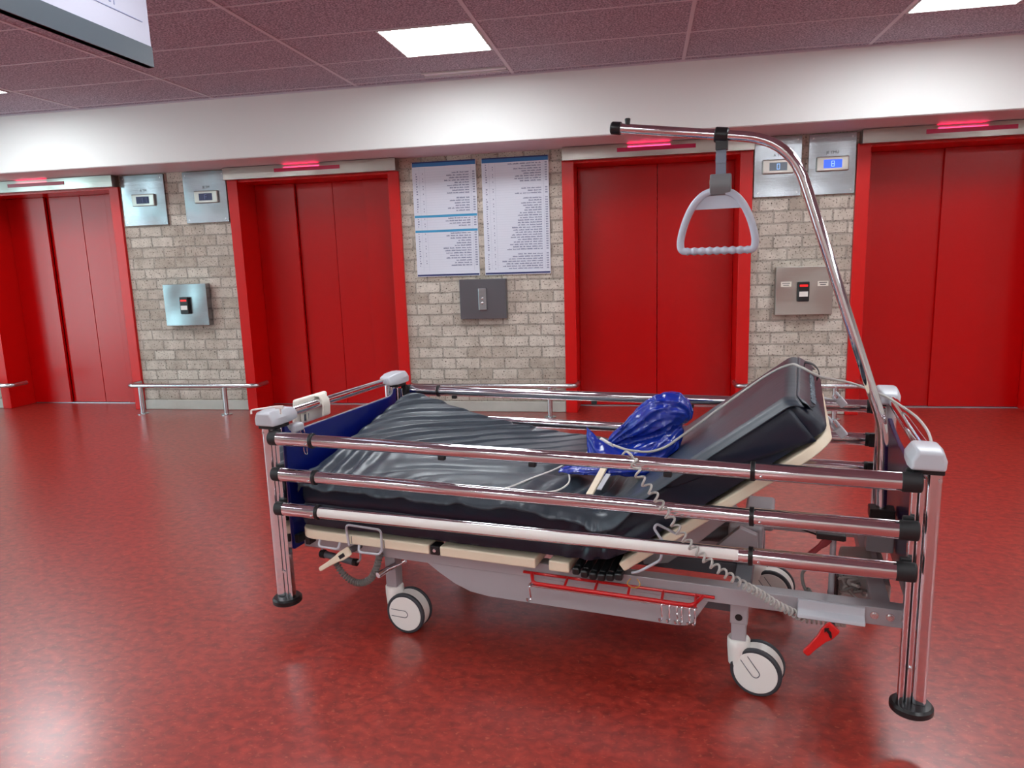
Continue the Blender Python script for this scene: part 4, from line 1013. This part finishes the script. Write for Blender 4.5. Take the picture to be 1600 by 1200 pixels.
for nm_, sz_, st_ in (('crumple_large', 0.09, 0.020), ('crumple_small', 0.035, 0.0045)):
    tx_ = bpy.data.textures.new(nm_, 'VORONOI'); tx_.noise_scale = sz_; tx_.distance_metric = 'DISTANCE'; tx_.weight_1 = -1.0; tx_.weight_2 = 1.0; tx_.noise_intensity = 1.2
    dp = B_.modifiers.new(nm_, 'DISPLACE'); dp.texture = tx_; dp.strength = st_; dp.mid_level = 0.35; dp.texture_coords = 'LOCAL'
# open mouth of the bag past the clip
A_, B2_ = V(1.080, 0.345, 0.766), V(1.088, 0.335, 0.662)
def flap(a, b):
    top_ = catmull([A_, V(1.13, 0.335, 0.728), V(1.18, 0.33, 0.702), V(1.27, 0.315, 0.672), V(1.37, 0.36, 0.648)], 8); bot = catmull([B2_, V(1.12, 0.30, 0.648), V(1.20, 0.265, 0.628), V(1.28, 0.29, 0.618), V(1.37, 0.355, 0.63)], 8)
    i = a*(len(top_)-1); k = min(int(i), len(top_)-2); f = i-k
    p = top_[k].lerp(top_[k+1], f).lerp(bot[k].lerp(bot[k+1], f), b)
    return p + V(0, -0.018*math.sin(PI*b)*(0.4+0.6*a) + 0.012*noise.noise((a*5, b*4, 3)), 0.008*noise.noise((a*7, b*6, 8)))
q = part('bag_mouth', MB().grid(flap, 30, 14), M['bag'], bg_, ang=80); sol = q.modifiers.new('thickness', 'SOLIDIFY'); sol.thickness = 0.003
part('bag_clip', MB().obox((1.150, 0.355, 0.712), (0.8, 0, -0.42), (0, 0, 1), 0.02, 0.009, 0.055).obox((1.160, 0.352, 0.706), (0.8, 0, -0.42), (0, 0, 1), 0.014, 0.016, 0.010), M['white'], bg_, bev=0.002)

# ---------------- lifting pole and trapeze handle
PV = 0.485
pole = thing('lifting_pole', 'curved chrome lifting pole rising from the head end of the bed', 'lifting pole', (2.02, PV, 0.38), 'B')
pp = fillet([(2.032, PV, 0.372), (2.022, PV, 0.78), (1.718, PV, 1.672), (1.155, PV, 1.782)], 0.001, 1)
P1 = [V(2.030, PV, 0.372), V(2.018, PV, 0.79), V(1.715, PV, 1.692), V(1.155, PV, 1.777)]
path_ = [P1[0]]
for i, r_ in ((1, 0.05), (2, 0.14)):
    a = P1[i-1]-P1[i]; b = P1[i+1]-P1[i]; A2 = P1[i]+a.normalized()*r_; B2 = P1[i]+b.normalized()*r_
    for k in range(13):
        t_ = k/12; path_.append(A2*(1-t_)**2+P1[i]*2*t_*(1-t_)+B2*t_*t_)
path_.append(P1[3])
part('pole_tube', MB().tube(path_, 0.0165, 24), M['chrome'], pole)
ed = (P1[3]-P1[2]).normalized()
ec = part('end_cap', MB().lathe(P1[3]-ed*0.022, ed, [(0, 0.0205), (0.002, 0.0215), (0.03, 0.021), (0.034, 0.018)], 24), M['black'], pole)
kb = P1[3]-ed*0.045
part('stop_knob', MB().lathe(kb+V(0, 0, 0.010), (0, 0, 1), [(0, 0.008), (0.010, 0.0085), (0.022, 0.010), (0.024, 0.008)], 16), M['black'], pole)

tz = thing('trapeze_handle', 'pale grey triangular trapeze handle hanging from the chrome pole', 'trapeze handle', (1.495, PV, 1.36), 'B')
hc = P1[3].lerp(P1[2], 0.625)
cu_, cz2 = hc.x, hc.z
k_ = part('pole_clamp', MB().lathe(hc-ed*-0.021, -ed, [(0, 0.022), (0.003, 0.0245), (0.039, 0.0245), (0.042, 0.022)], 24).box(cu_-0.017, cu_+0.021, PV-0.014, PV+0.014, cz2-0.046, cz2-0.018), M['black'], tz)
part('strap', MB().box(cu_-0.016, cu_+0.016, PV-0.006, PV-0.002, 1.590, cz2-0.03).box(cu_-0.016, cu_+0.016, PV+0.002, PV+0.006, 1.590, cz2-0.03).box(cu_-0.0165, cu_+0.0165, PV-0.0075, PV-0.006, 1.635, 1.665), M['strap'], tz, bev=0.001)
gc = part('grip_clamp', MB().prism([(-0.012, 0.0), (0.012, 0.0), (0.020, 0.018), (0.021, 0.045), (0.012, 0.066), (-0.012, 0.066), (-0.021, 0.045), (-0.020, 0.018)], lambda p, q: (q, PV+p[0], 1.536+p[1]), cu_-0.033, cu_+0.033), M['greyclamp'], tz, bev=0.003)
part('rivet', MB().cyl((cu_-0.035, PV, 1.578), (cu_-0.032, PV, 1.578), 0.008, 14), M['brass'], gc)
# D shaped frame
zt2, zb2, hw = 1.515, 1.345, 0.119
fp_ = [(cu_, zt2)]
cu_ -= 0.008
arc_r = [(0.02, 1.549), (0.05, 1.536), (0.080, 1.503), (0.103, 1.455), (0.117, 1.405), (0.119, 1.375), (0.112, 1.360), (0.095, 1.357)]
pr_ = catmull([V(cu_+a+0.000, PV, z) for a, z in arc_r], 5); pl_ = [V(2*cu_-p.x, p.y, p.z) for p in pr_]
ful = list(reversed(pl_))+pr_
# flattened section
def band(pts, wv, wn, n=12):
    vs = []; fs = []; m_ = len(pts)
    for i in range(m_):
        T = (pts[min(i+1, m_-1)]-pts[max(0, i-1)]).normalized(); N_ = T.cross(V(0, 1, 0)).normalized()
        for k in range(n):
            a = 2*PI*k/n; c_, s_ = math.cos(a), math.sin(a)
            c_ = math.copysign(abs(c_)**0.6, c_); s_ = math.copysign(abs(s_)**0.6, s_); vs.append(pts[i]+V(0, 1, 0)*c_*wv+N_*s_*wn)
    for i in range(m_-1):
        for k in range(n): fs.append((i*n+k, i*n+(k+1) % n, (i+1)*n+(k+1) % n, (i+1)*n+k))
    fs += [tuple(range(n)), tuple((m_-1)*n+k for k in range(n))]; return MB().add(vs, fs)
part('handle_frame', band(ful, 0.015, 0.0118), M['handle'], tz, ang=50)
web = [(cu_-0.05, 1.535), (cu_+0.05, 1.535), (cu_+0.084, 1.492), (cu_-0.084, 1.492)]
part('handle_web', MB().prism(web, lambda p, q: (p[0], q, p[1]), PV-0.004, PV+0.004), M['handle'], tz, bev=0.001)
gp = []; gr = []
for k in range(61):
    t_ = k/60; gp.append(V(cu_-0.098+0.196*t_, PV, 1.357)); gr.append(0.0118+0.0018*math.cos(2*PI*8*t_))
part('grip', MB().tube(gp, gr, 18), M['handle'], tz, ang=80)

# ---------------- cables
vcab = catmull([(1.192, 0.27, 0.728), (1.235, 0.25, 0.722), (1.27, 0.25, 0.718), (1.315, 0.26, 0.716), (1.36, 0.30, 0.724), (1.40, 0.37, 0.745), (1.465, 0.462, 0.786), (1.562, 0.535, 0.856), (1.664, 0.575, 0.930), (1.735, 0.50, 0.978), (1.768, 0.44, 0.980), (1.83, 0.45, 0.948), (1.93, 0.60, 0.905), (2.03, 0.60, 0.865), (2.085, 0.53, 0.838), (2.105, 0.42, 0.832), (2.112, 0.28, 0.822), (2.112, 0.20, 0.795)], 10)
single('cable', MB().tube(vcab, 0.0042, 10), M['cable'], 'grey cable running over the raised backrest to the head end handle', 'cable', (1.77, 0.45, 0.96), 'B')
wc_ = catmull([(1.04, 0.50, 0.63), (1.0, 0.43, 0.622), (0.973, 0.33, 0.612), (0.923, 0.20, 0.611), (0.889, 0.104, 0.610), (0.86, 0.075, 0.606)], 8)
single('cable', MB().tube(wc_, 0.003, 8), M['white'], 'thin white cable crossing the flat mattress left of the blue bag', 'cable', (0.9, 0.42, 0.54), 'B')
wc2 = catmull([(1.0, 0.45, 0.63), (0.985, 0.416, 0.622), (1.005, 0.34, 0.614), (1.038, 0.268, 0.611), (1.06, 0.18, 0.610), (1.044, 0.106, 0.608), (0.99, 0.078, 0.604)], 8)
single('cable', MB().tube(wc2, 0.003, 8), M['white'], 'thin white cable loop dangling in front of the blue bag', 'cable', (0.98, 0.3, 0.54), 'B')
# coiled cord down the near rails
cpath = catmull([(1.325, -0.045, 0.778), (1.336, -0.056, 0.755), (1.35, -0.062, 0.728), (1.386, -0.062, 0.685), (1.422, -0.06, 0.632), (1.485, -0.06, 0.548), (1.564, -0.06, 0.482), (1.633, -0.03, 0.430), (1.68, 0.02, 0.383), (1.72, 0.05, 0.345), (1.765, 0.08, 0.312), (1.80, 0.105, 0.287), (1.86, 0.12, 0.282), (1.908, 0.12, 0.283)], 8)
hx = helix(cpath, 0.0105, 44, 0.003, 12, taper=lambda t: 1-(1-t)**1.0 if False else (1-(1-t)**1.55))
lead = catmull([(1.275, 0.01, 0.74), (1.282, 0.0, 0.768), (1.296, -0.014, 0.787), (1.312, -0.034, 0.790), tuple(hx[0])], 6)
single('coiled_cord', MB().tube(lead[:-1]+hx, 0.0034, 8), M['cable'], 'pale grey coiled cord hanging over the near side rails', 'cord', (1.42, -0.06, 0.63), 'B')
# beige wand lying against the mattress
wd_ = thing('hand_control', 'long beige plastic handset bar below the blue bag', 'hand control', (1.16, 0.16, 0.61), 'B')
part('bar', MB().obox((1.166, 0.165, 0.638), (0.008, 0.170, 0.044), (0, 0, 1), 0.022, 0.010, 0.19), M['cream'], wd_, bev=0.003)
part('clear_sleeve', MB().obox((1.187, 0.16, 0.634), (0.012, 0.170, 0.040), (0, 0, 1), 0.016, 0.004, 0.10), M['cap'], wd_, bev=0.001)
